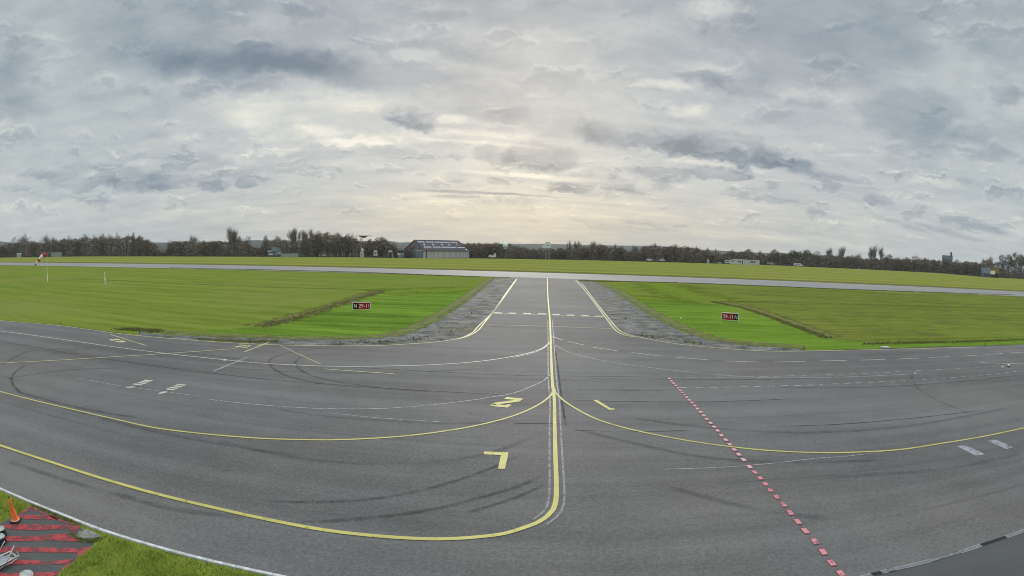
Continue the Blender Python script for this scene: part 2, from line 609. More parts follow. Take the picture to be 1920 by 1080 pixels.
def grass_mat(name, a, b, dry, brown=None, ang=None, stripes=0.0, rough_amt=0.5, dryness=0.5, stripe_w=11.0, patch_lo=0.48):
    m, g, out = new_mat(name)
    pos, rp = rotpos(g, RWA if ang is None else ang)
    big = g.noise(pos, 0.03, 5, 0.6)
    streak = g.noise(g.vmath('MULTIPLY', rp, (0.02, 0.30, 1)), 1.0, 7, 0.62)
    clump = g.noise(g.vmath('MULTIPLY', rp, (0.35, 1.0, 1)), 0.9, 7, 0.7)
    fine = g.noise(pos, 3.2, 6, 0.75)
    fib = g.noise(g.vmath('MULTIPLY', pos, (22, 9, 1)), 1.0, 4, 0.8)
    v = g.math('ADD', g.math('MULTIPLY', g.math('SUBTRACT', streak, 0.5), 1.5), 0.5)
    v = g.math('ADD', v, g.math('MULTIPLY', g.math('SUBTRACT', clump, 0.5), 0.9 * rough_amt))
    v = g.math('ADD', v, g.math('MULTIPLY', g.math('SUBTRACT', fine, 0.5), 1.3))
    v = g.math('ADD', v, g.math('MULTIPLY', g.math('SUBTRACT', fib, 0.5), 1.0))
    v = g.math('ADD', v, g.math('MULTIPLY', g.math('SUBTRACT', g.noise(g.vmath('MULTIPLY', rp, (0.12, 0.9, 1)), 1.0, 6, 0.65), 0.5), 1.1))
    if stripes:
        y = g.sep(rp)[1]
        wob = g.math('ADD', y, g.math('MULTIPLY', g.noise(g.vmath('MULTIPLY', rp, (0.01, 0.2, 1)), 1.0, 3), 5.0))
        st = g.math('SINE', g.math('MULTIPLY', wob, 2 * PI / stripe_w))
        v = g.math('ADD', v, g.math('MULTIPLY', st, stripes))
    col = g.mix(g.mapr(v, 0.12, 0.88, smooth=False), a, b)
    d = g.mapr(g.math('ADD', big, g.math('MULTIPLY', g.math('SUBTRACT', clump, 0.5), 0.35)), patch_lo, patch_lo + 0.16)
    col = g.mix(g.math('MULTIPLY', d, dryness), col, dry)
    if brown is not None:
        bn = g.mapr(g.noise(g.vmath('MULTIPLY', rp, (0.6, 1.0, 1)), 0.22, 7, 0.7), 0.50, 0.68)
        col = g.mix(g.math('MULTIPLY', bn, 0.65), col, brown)
    bsdf(g, out, col, 0.95, 0.0, bump=(g.math('ADD', fine, clump), 0.6, 0.12))
    return m


def paint(name, c, wear=0.25, under=(0.13, 0.13, 0.13), rough=0.6, wscale=3.0):
    """painted marking, worn through to the asphalt"""
    m, g, out = new_mat(name)
    pos = g.node('ShaderNodeNewGeometry').outputs['Position']
    n = g.noise(pos, wscale, 7, 0.72)
    n2 = g.noise(pos, 35.0, 3, 0.7)
    v = g.math('ADD', g.math('MULTIPLY', n, 0.65), g.math('MULTIPLY', n2, 0.35))
    t = g.mapr(v, 0.5 + 0.14 - wear * 0.3, 0.5 + 0.24 - wear * 0.3)
    col = g.mix(g.mapr(g.noise(pos, 0.5, 4), 0.3, 0.7), tuple(x * 0.86 for x in c) + (1,), tuple(c) + (1,))
    grime = g.mapr(g.noise(pos, 1.1, 6, 0.7), 0.52, 0.72)
    col = g.mix(g.math('MULTIPLY', grime, 0.45), col, (0.11, 0.11, 0.10, 1))
    al = g.math('SUBTRACT', 1.0, g.math('MULTIPLY', t, min(1.0, 0.35 + wear)))
    bsdf(g, out, col, rough, 0.3, alpha=al)
    return m


def stain(name, c, strength=0.6, soft=True, scale=1.2):
    """soft-edged dark mark, such as tyre rubber, lying on the asphalt"""
    m, g, out = new_mat(name)
    uv = g.node('ShaderNodeTexCoord').outputs['UV']
    u, v = g.sep(uv)[:2]
    pos = g.node('ShaderNodeNewGeometry').outputs['Position']
    a = g.mapr(g.math('ABSOLUTE', g.math('SUBTRACT', u, 0.5)), 0.5, 0.08 if soft else 0.35)
    e = g.math('MULTIPLY', g.mapr(v, 0.0, 0.12), g.mapr(v, 1.0, 0.88))
    n = g.mapr(g.noise(pos, scale, 5, 0.7), 0.28, 0.62)
    al = g.math('MULTIPLY', g.math('MULTIPLY', a, e), g.math('MULTIPLY', n, strength))
    bsdf(g, out, tuple(c) + (1,), 0.8, 0.2, alpha=al)
    return m


M_ASPH = asphalt('apron_asphalt', (0.141, 0.137, 0.133), warm=(1.09, 0.985, 0.955), dark=0.60, light=1.32, spec=0.13, rough=0.78, grain=1.9)
M_ASPH_DARK = asphalt('dark_asphalt', (0.082, 0.083, 0.083), tint=0.2)
M_RUN = asphalt('runway_asphalt', (0.270, 0.260, 0.245), spec=0.15, dark=0.85, light=1.1, tint=0.15, ang=RWA, grain=0.4)
M_PAD = asphalt('pad_asphalt', (0.060, 0.064, 0.062), tint=0.3, light=1.5)
M_GRASS = grass_mat('field_grass', (0.114, 0.165, 0.024, 1), (0.221, 0.264, 0.048, 1), (0.221, 0.225, 0.063, 1), dryness=0.55)
M_FAR = grass_mat('far_grass', (0.163, 0.192, 0.032, 1), (0.274, 0.288, 0.063, 1), (0.244, 0.218, 0.071, 1), stripes=0.20, dryness=0.6, stripe_w=34)
M_MOWN = grass_mat('mown_grass', (0.069, 0.128, 0.015, 1), (0.204, 0.308, 0.043, 1), (0.217, 0.277, 0.039, 1), dryness=0.5, rough_amt=0.3, ang=APA)
M_ROUGHF = grass_mat('rough_field_grass', (0.095, 0.120, 0.022, 1), (0.213, 0.234, 0.048, 1), (0.185, 0.234, 0.040, 1), brown=(0.090, 0.100, 0.044, 1), dryness=0.45, rough_amt=1.2)
M_VERGE = grass_mat('verge_grass', (0.111, 0.114, 0.031, 1), (0.195, 0.180, 0.061, 1), (0.156, 0.138, 0.055, 1), dryness=0.7, rough_amt=1.0)
M_NEAR = grass_mat('near_grass', (0.092, 0.143, 0.018, 1), (0.230, 0.270, 0.036, 1), (0.259, 0.270, 0.050, 1), brown=(0.121, 0.105, 0.040, 1), dryness=0.5, rough_amt=1.0)


def shoulder_mat():
    m, g, out = new_mat('worn_shoulder')
    pos, rp = rotpos(g, APA)
    n = g.noise(g.vmath('MULTIPLY', rp, (0.75, 1.0, 1)), 0.55, 8, 0.75)
    f = g.noise(pos, 4.0, 6, 0.75)
    big = g.noise(pos, 0.12, 4, 0.6)
    v = g.math('ADD', g.math('MULTIPLY', n, 0.62), g.math('MULTIPLY', f, 0.38))
    v = g.math('ADD', g.math('MULTIPLY', g.math('SUBTRACT', v, 0.5), 1.35), 0.5)
    col = g.ramp(v, [(0.40, (0.028, 0.028, 0.022, 1)), (0.455, (0.105, 0.103, 0.096, 1)), (0.53, (0.165, 0.161, 0.153, 1)), (0.62, (0.270, 0.262, 0.245, 1))])
    moss = g.mapr(g.math('ADD', big, g.math('MULTIPLY', g.math('SUBTRACT', n, 0.5), 0.8)), 0.53, 0.64)
    col = g.mix(g.math('MULTIPLY', moss, 0.55), col, (0.100, 0.105, 0.035, 1))
    cr = g.node('ShaderNodeTexVoronoi', feature='DISTANCE_TO_EDGE')
    g._in(cr.inputs['Vector'], g.vmath('ADD', pos, g.vmath('SCALE', g.noise(pos, 0.8, 3, out=1), 1.6)))
    cr.inputs['Scale'].default_value = 0.32
    ck = g.mapr(cr.outputs['Distance'], 0.05, 0.0)
    col = g.mix(g.math('MULTIPLY', ck, 0.6), col, (0.04, 0.045, 0.025, 1))
    bsdf(g, out, col, 0.85, 0.15, bump=(f, 0.6, 0.05))
    return m


def edge_grass_mat():
    """ragged fringe where turf creeps over the shoulder"""
    m, g, out = new_mat('fringe_grass')
    pos = g.node('ShaderNodeNewGeometry').outputs['Position']
    uv = g.node('ShaderNodeTexCoord').outputs['UV']
    u = g.sep(uv)[0]
    n = g.noise(g.vmath('MULTIPLY', pos, (0.5, 1.0, 1.0)), 0.8, 8, 0.75)
    al = g.mapr(g.math('ADD', n, g.math('SUBTRACT', g.math('MULTIPLY', g.math('SUBTRACT', u, 0.5), 0.75), g.math('MULTIPLY', g.mapr(u, 0.8, 1.0), 0.5))), 0.50, 0.60)
    col = g.mix(g.mapr(g.noise(pos, 0.7, 6, 0.75), 0.3, 0.7), (0.090, 0.088, 0.036, 1), (0.180, 0.205, 0.045, 1))
    bsdf(g, out, col, 0.95, 0.1, alpha=al)
    return m


M_SHOULDER = shoulder_mat()
M_FRINGE = edge_grass_mat()
M_YEL = paint('yellow_paint', (0.55, 0.49, 0.14), 0.30)
M_YELP = paint('pale_yellow_paint', (0.60, 0.55, 0.25), 0.32)
M_HOLD = paint('worn_holding_paint', (0.46, 0.43, 0.27), 0.45)
M_WHT = paint('white_paint', (0.60, 0.58, 0.48), 0.40)
M_THIN = paint('faded_white_paint', (0.46, 0.45, 0.44), 0.52)
M_GHOST = paint('scraped_paint', (0.215, 0.215, 0.225), 0.5)
M_BOX = paint('faded_grey_paint', (0.36, 0.37, 0.39), 0.48, wscale=2.0)
M_RED = paint('red_paint', (0.28, 0.045, 0.06), 0.35)
M_PINK = paint('pink_paint', (0.66, 0.27, 0.29), 0.40)
M_PINKW = paint('pale_pink_paint', (0.62, 0.42, 0.42), 0.34)
M_PADRED = paint('pad_red_paint', (0.42, 0.055, 0.065), 0.55, wscale=2.2)
M_JOINT = stain('joint_sealant', (0.035, 0.036, 0.038), 0.75, soft=False, scale=0.3)
M_TYRE = stain('tyre_rubber', (0.045, 0.045, 0.047), 0.40)
M_TYRE2 = stain('faint_tyre_rubber', (0.060, 0.059, 0.059), 0.27, scale=0.35)
M_TURFEDGE = stain('dark_turf_edge', (0.020, 0.020, 0.012), 0.85, scale=2.0)

Z_PATCH, Z_VERGE, Z_RUN, Z_TAXI, Z_SHO, Z_AP, Z_AP2 = 0.004, 0.008, 0.012, 0.016, 0.014, 0.020, 0.024
Z_ST, Z_GH, Z_M1, Z_M2, Z_M3 = 0.028, 0.032, 0.036, 0.040, 0.044

# ------------------------------------------------------------------ ground, runway, apron
bm = bmesh.new()
S = 9000
NS = 24
vs = [[bm.verts.new((-S + 2 * S * i / NS, -S / 3 + (S + S / 3) * j / NS, 0)) for i in range(NS + 1)] for j in range(NS + 1)]
for j in range(NS):
    for i in range(NS):
        bm.faces.new((vs[j][i], vs[j][i + 1], vs[j + 1][i + 1], vs[j + 1][i]))
struct(mesh('ground', bm, M_GRASS))


def ext(a, b, d):
    """a pushed on beyond, away from b"""
    v = (a - b)
    v.z = 0
    return a + v.normalized() * d


# runway: straight band between its two edges
rf0, rf1 = G(200, 494), G(1700, 536.6)
rn0, rn1 = G(200, 500.6), G(1700, 546.4)
RA, RB = ext(rf0, rf1, 900), ext(rf1, rf0, 900)
RC, RD = ext(rn1, rn0, 900), ext(rn0, rn1, 900)
sheet_w('runway', [RA, RB, RC, RD], Z_RUN, M_RUN)
far0, far1 = RA + Vector((-30, 420, 0)), RB + Vector((30, 520, 0))
sheet_w('far_field', [RA, RB, far1, far0], Z_PATCH, M_FAR)


def band(name, a, b, off0, off1, z, mat):
    d = (b - a).normalized()
    n = Vector((-d.y, d.x, 0))
    return sheet_w(name, [a + n * off0, b + n * off0, b + n * off1, a + n * off1], z, mat)


band('runway_verge', RA, RB, 0, 14, Z_VERGE, M_VERGE)
band('runway_verge', RD, RC, -3.5, 0, Z_VERGE, M_VERGE)
M_CONC = asphalt('runway_edge_concrete', (0.40, 0.40, 0.38), dark=0.85, light=1.1, ang=RWA, grain=0.3)
band('runway_edge_line', RA, RB, -1.6, -0.5, Z_TAXI, M_CONC)

# apron outline
topL = [(0, 600.5), (112, 610), (207, 622.5), (260, 629), (375, 638.5), (480, 645), (560, 647.5), (630, 648.3), (700, 648), (755, 645.5), (830, 639.5), (870, 631.5),
        (888, 621), (895, 613.5), (922, 586.5), (950, 547.4), (966, 524)]
topR = [(1082, 525), (1094, 534), (1108.5, 553.2), (1138, 591.2), (1161, 618), (1173, 625.3), (1210, 634.2), (1260, 643.2), (1320, 650), (1440, 658), (1510, 657.4), (1600, 655.3), (1690, 652.6), (1780, 649.8), (1880, 647.3), (1919, 646)]
KERB = [(0, 918), (60, 944), (120, 968), (192, 996), (300, 1029), (400, 1055), (480, 1073), (512, 1080)]
W = [G(*p) for p in topL]
W = [ext(W[0], G(112, 610), 160)] + W + [G(950, 519), G(1098, 524)]
WR = [G(*p) for p in topR]
W += WR + [ext(WR[-1], WR[-3], 160)]
kw = [G(*p) for p in KERB]
k_end = ext(kw[-1], kw[-2], 14)
k_start = ext(kw[0], kw[1], 60)
W += [Vector((190, -14, 0)), Vector((k_end.x, -14, 0)), k_end] + list(reversed(kw)) + [k_start]
sheet_w('apron', W, Z_AP, M_ASPH)

# darker asphalt beyond the drain
DR = [(1600, 1090), (1634, 1079), (1740, 1054), (1827, 1027.5), (1919, 996)]
dw = [G(*p) for p in DR]
sheet_w('apron_resurfaced', [ext(dw[0], dw[1], 6)] + dw + [ext(dw[-1], dw[-2], 30), Vector((70, 2, 0)), Vector((8, 2, 0))], Z_AP2, M_ASPH_DARK)

# shoulders
shL = [(258, 622), (300, 626.5), (370, 630), (480, 634), (560, 636), (640, 636.5), (700, 634), (760, 626), (800, 612), (850, 583), (890, 553), (915, 532), (930, 520.5), (966, 522.5), (950, 548), (922, 587.5), (895, 615), (870, 633), (830, 641), (755, 647),
       (700, 649), (560, 649), (375, 640), (258, 630)]
shR = [(1085, 526.5), (1118, 528.5), (1150, 545), (1190, 572), (1230, 597), (1280, 622), (1330, 637), (1400, 646), (1500, 654.5), (1508, 658), (1440, 659), (1320, 651), (1210, 635.5), (1172, 626.5), (1138, 593), (1108, 555)]
polys('asphalt_shoulder', [shL], Z_SHO, M_SHOULDER)
polys('asphalt_shoulder', [shR], Z_SHO + 0.0005, M_SHOULDER)
strip('shoulder_fringe', [(262, 622.5), (370, 631), (480, 635), (560, 637), (640, 637.5), (700, 635), (762, 627), (803, 612.5), (853, 583.5), (892, 553.5), (917, 532.5), (930, 522)], 5.5, Z_TAXI, M_FRINGE)
strip('shoulder_fringe', [(1112, 529), (1148, 546), (1188, 573), (1228, 598), (1280, 623), (1330, 638), (1400, 647), (1512, 655)], 6.0, Z_TAXI, M_FRINGE)

# mown strips beside the taxiway and the rough field on the right
polys('mown_grass', [[(490, 612), (560, 594), (604, 582), (660, 564), (718, 545), (800, 544), (890, 541), (905, 541), (860, 577), (800, 612), (700, 636), (560, 638), (370, 632), (258, 624), (340, 623)]], Z_PATCH, M_MOWN)
polys('mown_grass', [[(1172, 556), (1240, 560), (1335, 566), (1400, 580), (1470, 605), (1550, 634), (1620, 642), (1919, 634), (1919, 650), (1700, 656), (1508, 660), (1400, 650), (1330, 640), (1230, 600), (1165, 560)]], Z_PATCH, M_MOWN)
rr = [G(*p) for p in [(1335, 565), (1550, 634), (1620, 642), (1919, 634)]]
polys('rough_field', [[(1335, 565), (1400, 580), (1470, 605), (1550, 634), (1620, 642), (1919, 634), (1990, 630), (1990, 560), (1919, 556), (1700, 549.5), (1500, 541), (1300, 533.5), (1240, 532), (1270, 548)]], Z_PATCH, M_ROUGHF)

M_MFR = None


def soft_fringe(name, a, b):
    m, g, out = new_mat(name)
    pos = g.node('ShaderNodeNewGeometry').outputs['Position']
    u = g.sep(g.node('ShaderNodeTexCoord').outputs['UV'])[0]
    n = g.noise(g.vmath('MULTIPLY', pos, (0.5, 1, 1)), 0.35, 7, 0.7)
    al = g.mapr(g.math('SUBTRACT', n, g.math('MULTIPLY', g.math('ABSOLUTE', g.math('SUBTRACT', u, 0.5)), 1.0)), 0.12, 0.42)
    bsdf(g, out, g.mix(g.mapr(g.noise(pos, 1.5, 6, 0.7), 0.3, 0.7), a, b), 0.95, 0.0, alpha=al)
    return m


M_MFR = soft_fringe('mown_fringe_grass', (0.106, 0.156, 0.018, 1), (0.206, 0.269, 0.040, 1))
strip('mown_grass_fringe', [(700, 548), (760, 545.5), (820, 544), (905, 540)], 22, Z_VERGE + 0.0008, M_MFR)
strip('mown_grass_fringe', [(1345, 568), (1290, 563.5), (1240, 560.5), (1165, 556)], 16, Z_VERGE + 0.0016, M_MFR)
strip('mown_grass_fringe', [(1238, 531.5), (1258, 543), (1300, 556), (1345, 567)], 26, Z_VERGE + 0.0024, M_MFR)
strip('mown_grass_fringe', [(1620, 642), (1760, 640), (1919, 634)], 5, Z_VERGE + 0.0032, M_MFR)

M_DRY = soft_fringe('dry_grass', (0.105, 0.105, 0.034, 1), (0.235, 0.232, 0.075, 1))
strip('ditch_bank_grass', [(478, 612), (540, 598), (600, 580.5), (656, 562.5), (712, 545)], 6.0, Z_VERGE + 0.004, M_DRY)
strip('ditch_bank_grass', [(1345, 564.5), (1410, 578.5), (1478, 602), (1562, 632)], 5.0, Z_VERGE + 0.004, M_DRY)

# near grass corner behind the kerb
ng = [G(*p) for p in KERB]
sheet_w('near_grass_bank', [k_start] + ng + [k_end, Vector((k_end.x, 3, 0)), Vector((k_start.x, 3, 0))], Z_PATCH, M_NEAR)
# dark line where turf meets the apron
strip('turf_edge', [(1919, 646.3), (1880, 647.6), (1780, 650.1), (1690, 652.9), (1600, 655.6), (1510, 657.7)], 0.45, Z_GH, M_TURFEDGE)
strip('turf_edge', [(0, 600.6), (112, 610.1), (207, 622.6), (255, 628.4)], 0.45, Z_GH, M_TURFEDGE)

# ------------------------------------------------------------------ painted markings
EL = [(-40, 597.5), (0, 601.5), (112, 611), (207, 624), (250, 629), (375, 639.5), (480, 645.8), (560, 648.3), (630, 649.2), (700, 648.7), (755, 646.3), (830, 640.2), (870, 632.2), (888.7, 621.8), (894.8, 614.3), (922.3, 587.3), (950, 548), (967.5, 524)]
strip('yellow_edge_line', EL, 0.17, Z_M1, M_YELP, 6)
strip('yellow_edge_line', [(845, 638.5), (870, 633.5), (889.5, 625), (898, 618.5), (907.7, 606.5), (924.3, 586), (953, 546.5), (969.5, 523)], 0.17, Z_M1, M_YELP, 6)
ER = [(1080.5, 526), (1093, 534.8), (1107.5, 553.8), (1136.7, 591.7), (1160, 618.8), (1172.5, 626), (1210, 635), (1260, 644), (1320, 650.8), (1440, 659), (1552, 658), (1690, 655), (1830, 651.5)]
strip('yellow_edge_line', ER, 0.17, Z_M1, M_YELP, 6)
strip('yellow_edge_line', [(1079, 527.5), (1090, 537), (1104.6, 555), (1133.8, 593.9), (1155.5, 621), (1168, 627.8), (1190, 632.5)], 0.17, Z_M1, M_YELP, 6)
CL = [(1026, 521.5), (1027.5, 560), (1031, 600), (1032.5, 635), (1034, 685), (1036.5, 728), (1039, 745), (1040, 800), (1041.5, 860), (1043, 910), (1042, 940), (1037, 957), (1027, 968.5), (1010, 980), (985, 990), (945, 1002), (900, 1008), (850, 1011.5), (800, 1012), (700, 1006), (600, 994), (480, 971), (400, 953), (300, 929),
      (200, 901), (100, 869), (0, 836), (-120, 793)]
strip('yellow_centre_line', CL, 0.19, Z_M2, M_YEL, 8)
strip('scraped_line', [p for p in CL[2:14]], 0.09, Z_GH, M_GHOST, 8, off=0.30)
strip('scraped_line', [p for p in CL[2:14]], 0.09, Z_GH, M_GHOST, 8, off=-0.26)
strip('yellow_guide_line', [(1037.5, 733), (1034, 741), (1027.8, 747), (1016, 756), (985, 772), (949, 785), (890, 799.6), (855, 806), (792, 815), (730, 821), (630, 825.8), (555, 825.2), (480, 822.5), (375, 813.7), (287.5, 802.5), (212, 786), (125, 766), (62, 751), (0, 735), (-120, 701)], 0.14, Z_M1, M_YEL, 8)
strip('yellow_guide_line', [(1036.5, 722), (1041, 736), (1047, 743), (1054.5, 750), (1067.8, 759.6), (1097, 776.7), (1127, 790), (1185, 806.5), (1285, 826.5), (1360, 837.5), (1440, 845.7), (1540, 850), (1602, 849), (1690, 843.7), (1765, 832.5), (1840, 820), (1919, 803.5), (2050, 774)], 0.14, Z_M1, M_YEL, 8)
strip('white_guide_line', [(1031, 642.5), (1020, 652), (997, 661), (960, 669.3), (905, 677.5), (830, 683.7), (730, 687), (630, 687.7), (555, 685.2), (480, 681), (425, 675.7), (307.5, 663), (225, 652.5), (145, 641), (75, 631), (10, 622.5), (-60, 613)], 0.15, Z_M1, M_WHT, 8)
strip('white_guide_line', [(1030, 646), (1017.5, 655), (990, 665), (960, 671.5)], 0.12, Z_GH, M_THIN, 8)
strip('yellow_lead_line', [(-60, 685), (0, 681.7), (100, 676.7), (225, 669), (307, 664), (441, 654.6)], 0.15, Z_M2, M_YELP, 8)
strip('stand_line', [(207, 627.5), (273.7, 648.4)], 0.15, Z_M1, M_YELP, curved=False)
strip('stand_line', [(458, 660.7), (505, 642.2)], 0.2, Z_M2, M_YELP, curved=False)
strip('stand_line', [(401.5, 696), (462.7, 671)], 0.22, Z_GH, M_BOX, curved=False)
strip('stand_line', [(526, 648.5), (602, 683.7)], 0.08, Z_GH, M_YELP, curved=False)
strip('stand_line', [(608, 692.5), (738, 701.5)], 0.12, Z_M1, M_YELP, curved=False)
strip('faded_line', [(142, 709), (235, 725.5), (300, 734), (375, 744)], 0.07, Z_GH, M_THIN)
strip('faded_line', [(392.5, 750), (480, 759.3), (580, 766), (680, 767.7), (755, 764.7), (855, 755), (930, 744), (960, 738.7), (997, 725), (1020, 714), (1031, 704)], 0.08, Z_GH, M_THIN)
strip('faded_line', [(617, 775), (705, 784), (824, 792)], 0.06, Z_GH, M_THIN)
strip('faded_line', [(1036, 645), (1060, 658), (1100, 670), (1145, 679.5), (1210, 688.7), (1285, 697.5), (1385, 706), (1440, 709), (1502, 709), (1590, 707.5), (1710, 702)], 0.09, Z_GH, M_THIN, 8)
strip('faded_line', [(1245, 881), (1360, 877), (1440, 870.5), (1535, 860), (1592, 856), (1660, 847)], 0.05, Z_GH, M_THIN)
strip('stand_line', [(1838, 680.5), (1919, 683), (1990, 685)], 0.14, Z_M1, M_WHT, curved=False)
strip('white_guide_line', [(1095, 600 + 0) if False else (912, 609.2), (1027, 612), (1152.5, 617)], 0.12, Z_M1, M_YELP, curved=False)
# holding position: solid bar with blocks on the runway side
strip('holding_line', [(922, 588), (1032, 591), (1135.5, 594.8)], 0.24, Z_M1, M_HOLD, curved=False)
hb = []
for x0, x1, y0, y1 in ((926, 941, 586.6, 586.9), (954, 967.5, 587.2, 587.6), (981, 995.5, 587.9, 588.3), (1009, 1024, 588.5, 588.9), (1036, 1049.5, 589.6, 590.1), (1063, 1077, 590.6, 591.1), (1090, 1104, 591.7, 592.2), (1116.5, 1131, 592.7, 593.3)):
    hb.append([(x0, y0 - 1.0), (x1, y1 - 1.0), (x1, y1 + 0.7), (x0, y0 + 0.7)])
polys('holding_line_blocks_marking', hb, Z_M2, M_HOLD)
# dashed lines on the right
dash = [(1036, 631.7, 1055, 638.7), (1066, 641, 1095.7, 648), (1112.5, 652, 1159, 658.7), (1184, 661.7, 1238, 668), (1267.5, 670.5, 1327.5, 675.5), (1360.5, 677.5, 1421.7, 679.5), (1452, 679.5, 1509, 678.5), (1536, 677.5, 1588, 676.5), (1612.5, 676, 1660.5, 674.5),
        (1680.5, 674, 1723, 672), (1742.5, 671, 1780.5, 669.2), (1797.5, 668.5, 1832, 667), (1848, 665.2, 1879, 663.2), (1894, 662.5, 1926, 660.3), (1938, 659.5, 1965, 657.5)]
bm = bmesh.new()
for a, b, c, d in dash:
    ribbon(bm, [G(a, b), G(c, d)], 0.13, Z_M1)
struct(mesh('dashed_line_marking', bm, M_WHT))


def small_dashes(line, fill, width):
    bm = bmesh.new()
    q = smooth_px(line, 1.0)
    i = 0
    x = q[0].x
    while x < q[-1].x:
        per = 29.5 - (x - 1255) * 0.0225
        a = min(q, key=lambda v: abs(v.x - x))
        b = min(q, key=lambda v: abs(v.x - (x + per * fill)))
        if (b - a).length > 0.5:
            ribbon(bm, [G(a.x, a.y), G(b.x, b.y)], width, Z_M1)
        x += per
    return struct(mesh('dashed_line_marking', bm, M_THIN))


small_dashes([(1259, 708.2), (1340, 708), (1440, 706.8), (1512, 704.4), (1575, 702.7), (1652, 699.5), (1760, 693.5), (1850, 688.5), (1885, 686)], 0.55, 0.11)
small_dashes([(1274, 727.5), (1345, 727), (1440, 725), (1527, 722.4), (1620, 718), (1721, 713.3), (1820, 706), (1919, 696)], 0.52, 0.14)
# red dashed line
rc = [(1180, 603), (1195, 620), (1210, 637), (1228, 655), (1245, 672), (1260, 690), (1277, 707), (1293, 724), (1310, 743), (1328, 763), (1348, 784), (1370, 806), (1390, 829), (1413, 854), (1437, 880), (1460, 907), (1487, 936), (1515, 965), (1540, 993), (1570, 1028), (1602, 1063)]
rc = [(960 + x / 4, 560 + y / 4) for x, y in rc]
rc += [(960 + x / 4, 810 + y / 4) for x, y in ((1632, 97), (1665, 135), (1700, 173), (1735, 212), (1780, 265), (1820, 307), (1860, 350), (1900, 395))]
rc += [(1440 + x / 4, 810 + y / 4) for x, y in ((15, 440), (65, 492), (115, 550), (165, 610), (222, 678), (278, 747), (348, 825), (412, 905), (475, 987), (545, 1068), (620, 1155))]
bo, b1, b2 = bmesh.new(), bmesh.new(), bmesh.new()
for i, p in enumerate(rc):
    c = G(*p)
    nb = G(*rc[i + 1]) if i + 1 < len(rc) else c + (c - G(*rc[i - 1]))
    pv = G(*rc[i - 1]) if i else c - (nb - c)
    d = (nb - pv) / 2
    sp = d.length
    d.normalize()
    far = i < 24
    ribbon(bo, [c - d * sp * (0.38 if far else 0.31), c + d * sp * (0.38 if far else 0.31)], 0.26 if far else 0.225, Z_M1)
    ribbon(b1 if i < 26 else b2, [c - d * sp * 0.25, c + d * sp * 0.25], 0.20, Z_M2)
struct(mesh('red_line_border_marking', bo, M_RED))
struct(mesh('red_dashed_line_marking', b1, M_PINKW))
struct(mesh('red_dashed_line_marking', b2, M_PINK))


def zp(pts, x0, y0, s):
    return [(x0 + x / s, y0 + y / s) for x, y in pts]


polys('number_two_marking', [zp([(370, 122), (405, 97), (618, 118), (560, 155), (530, 133)], 890, 730, 6.75), zp([(530, 131), (560, 155), (300, 188), (190, 207), (250, 168)], 890, 730, 6.75), zp([(190, 208), (255, 182), (385, 201), (408, 189), (470, 195), (415, 231)], 890, 730, 6.75)], Z_M1, M_YEL)
polys('number_one_marking', [zp([(1500, 137), (1548, 133), (1715, 235), (1782, 245), (1760, 257), (1700, 258)], 890, 730, 6.75)], Z_M1, M_YEL)
polys('number_seven_marking', [zp([(115, 785), (428, 797), (421, 840), (332, 832), (115, 821)], 890, 730, 6.75), zp([(332, 833), (421, 841), (382, 1008), (295, 1003)], 890, 730, 6.75)], Z_M1, M_YEL)
polys('stand_letter_marking', [zp([(385, 425), (470, 408), (520, 430), (600, 400), (725, 415), (700, 440), (610, 435), (520, 460), (450, 452)], 180, 610, 16), zp([(545, 475), (650, 462), (690, 475), (760, 448), (905, 480), (830, 512), (690, 510)], 180, 610, 16)], Z_M1, M_YELP)
polys('stand_letter_marking', [zp([(550, 350), (610, 328), (760, 345), (775, 358), (885, 362), (865, 382), (765, 380), (760, 364), (640, 352), (590, 370)], 400, 625, 13.714), zp([(640, 312), (700, 288), (770, 300), (860, 318), (920, 305), (990, 322), (920, 338), (800, 330), (740, 308)], 400, 625, 13.714)], Z_M1, M_YELP)
bm = bmesh.new()
for a, b, c, d, w in ((237, 728.6, 251.4, 725.4, .28), (250.6, 720.8, 266, 722.8, .28), (258.3, 718.1, 273.6, 720, .28), (265.2, 715.6, 279.4, 717.7, .26), (270.3, 713.5, 285.6, 715.3, .26),
                      (297.3, 739, 313.3, 735.3, .28), (312.6, 730, 327.2, 732.3, .28), (318.4, 727.5, 334.8, 729, .26), (325, 724.3, 341.4, 726.2, .26), (331.6, 721.6, 348.3, 723.3, .26)):
    ribbon(bm, [G(a, b), G(c, d)], w, Z_M1)
struct(mesh('tally_marking', bm, M_WHT))
polys('faded_box_marking', [[(1794.6, 836.6), (1809.9, 834), (1846.4, 851.6), (1829.6, 854.6)], [(1851.8, 826.2), (1866.8, 824.2), (1900.3, 838.4), (1886.5, 842)]], Z_GH, M_BOX)

# ------------------------------------------------------------------ joints and tyre marks
J = [[(-20, 636), (0, 640), (187, 672), (480, 709.5), (780, 732), (930, 740), (1036, 744.5)],
     [(630, 687.5), (750, 694), (860, 700), (960, 704), (1085, 706), (1255, 707.5)], [(1047, 710), (1160, 711), (1255, 711.3), (1420, 712), (1600, 708)],
     [(1077, 731), (1150, 732), (1262, 733)], [(1041, 655), (1046, 690), (1052, 740), (1062, 807)], [(1062, 807), (1170, 810), (1300, 808)], [(1058, 751), (1170, 753.5), (1330, 754), (1500, 748)],
     [(960, 794.5), (1040, 795.5), (1062, 796)], [(1036, 637), (1090, 640)], [(480, 677), (430, 671), (300, 655)], [(1440, 801), (1560, 797), (1700, 786), (1860, 768)], [(1440, 727), (1620, 727), (1800, 716), (1919, 703)]]
for q in J:
    strip('pavement_joint', q, 0.13, Z_ST, M_JOINT, 20)
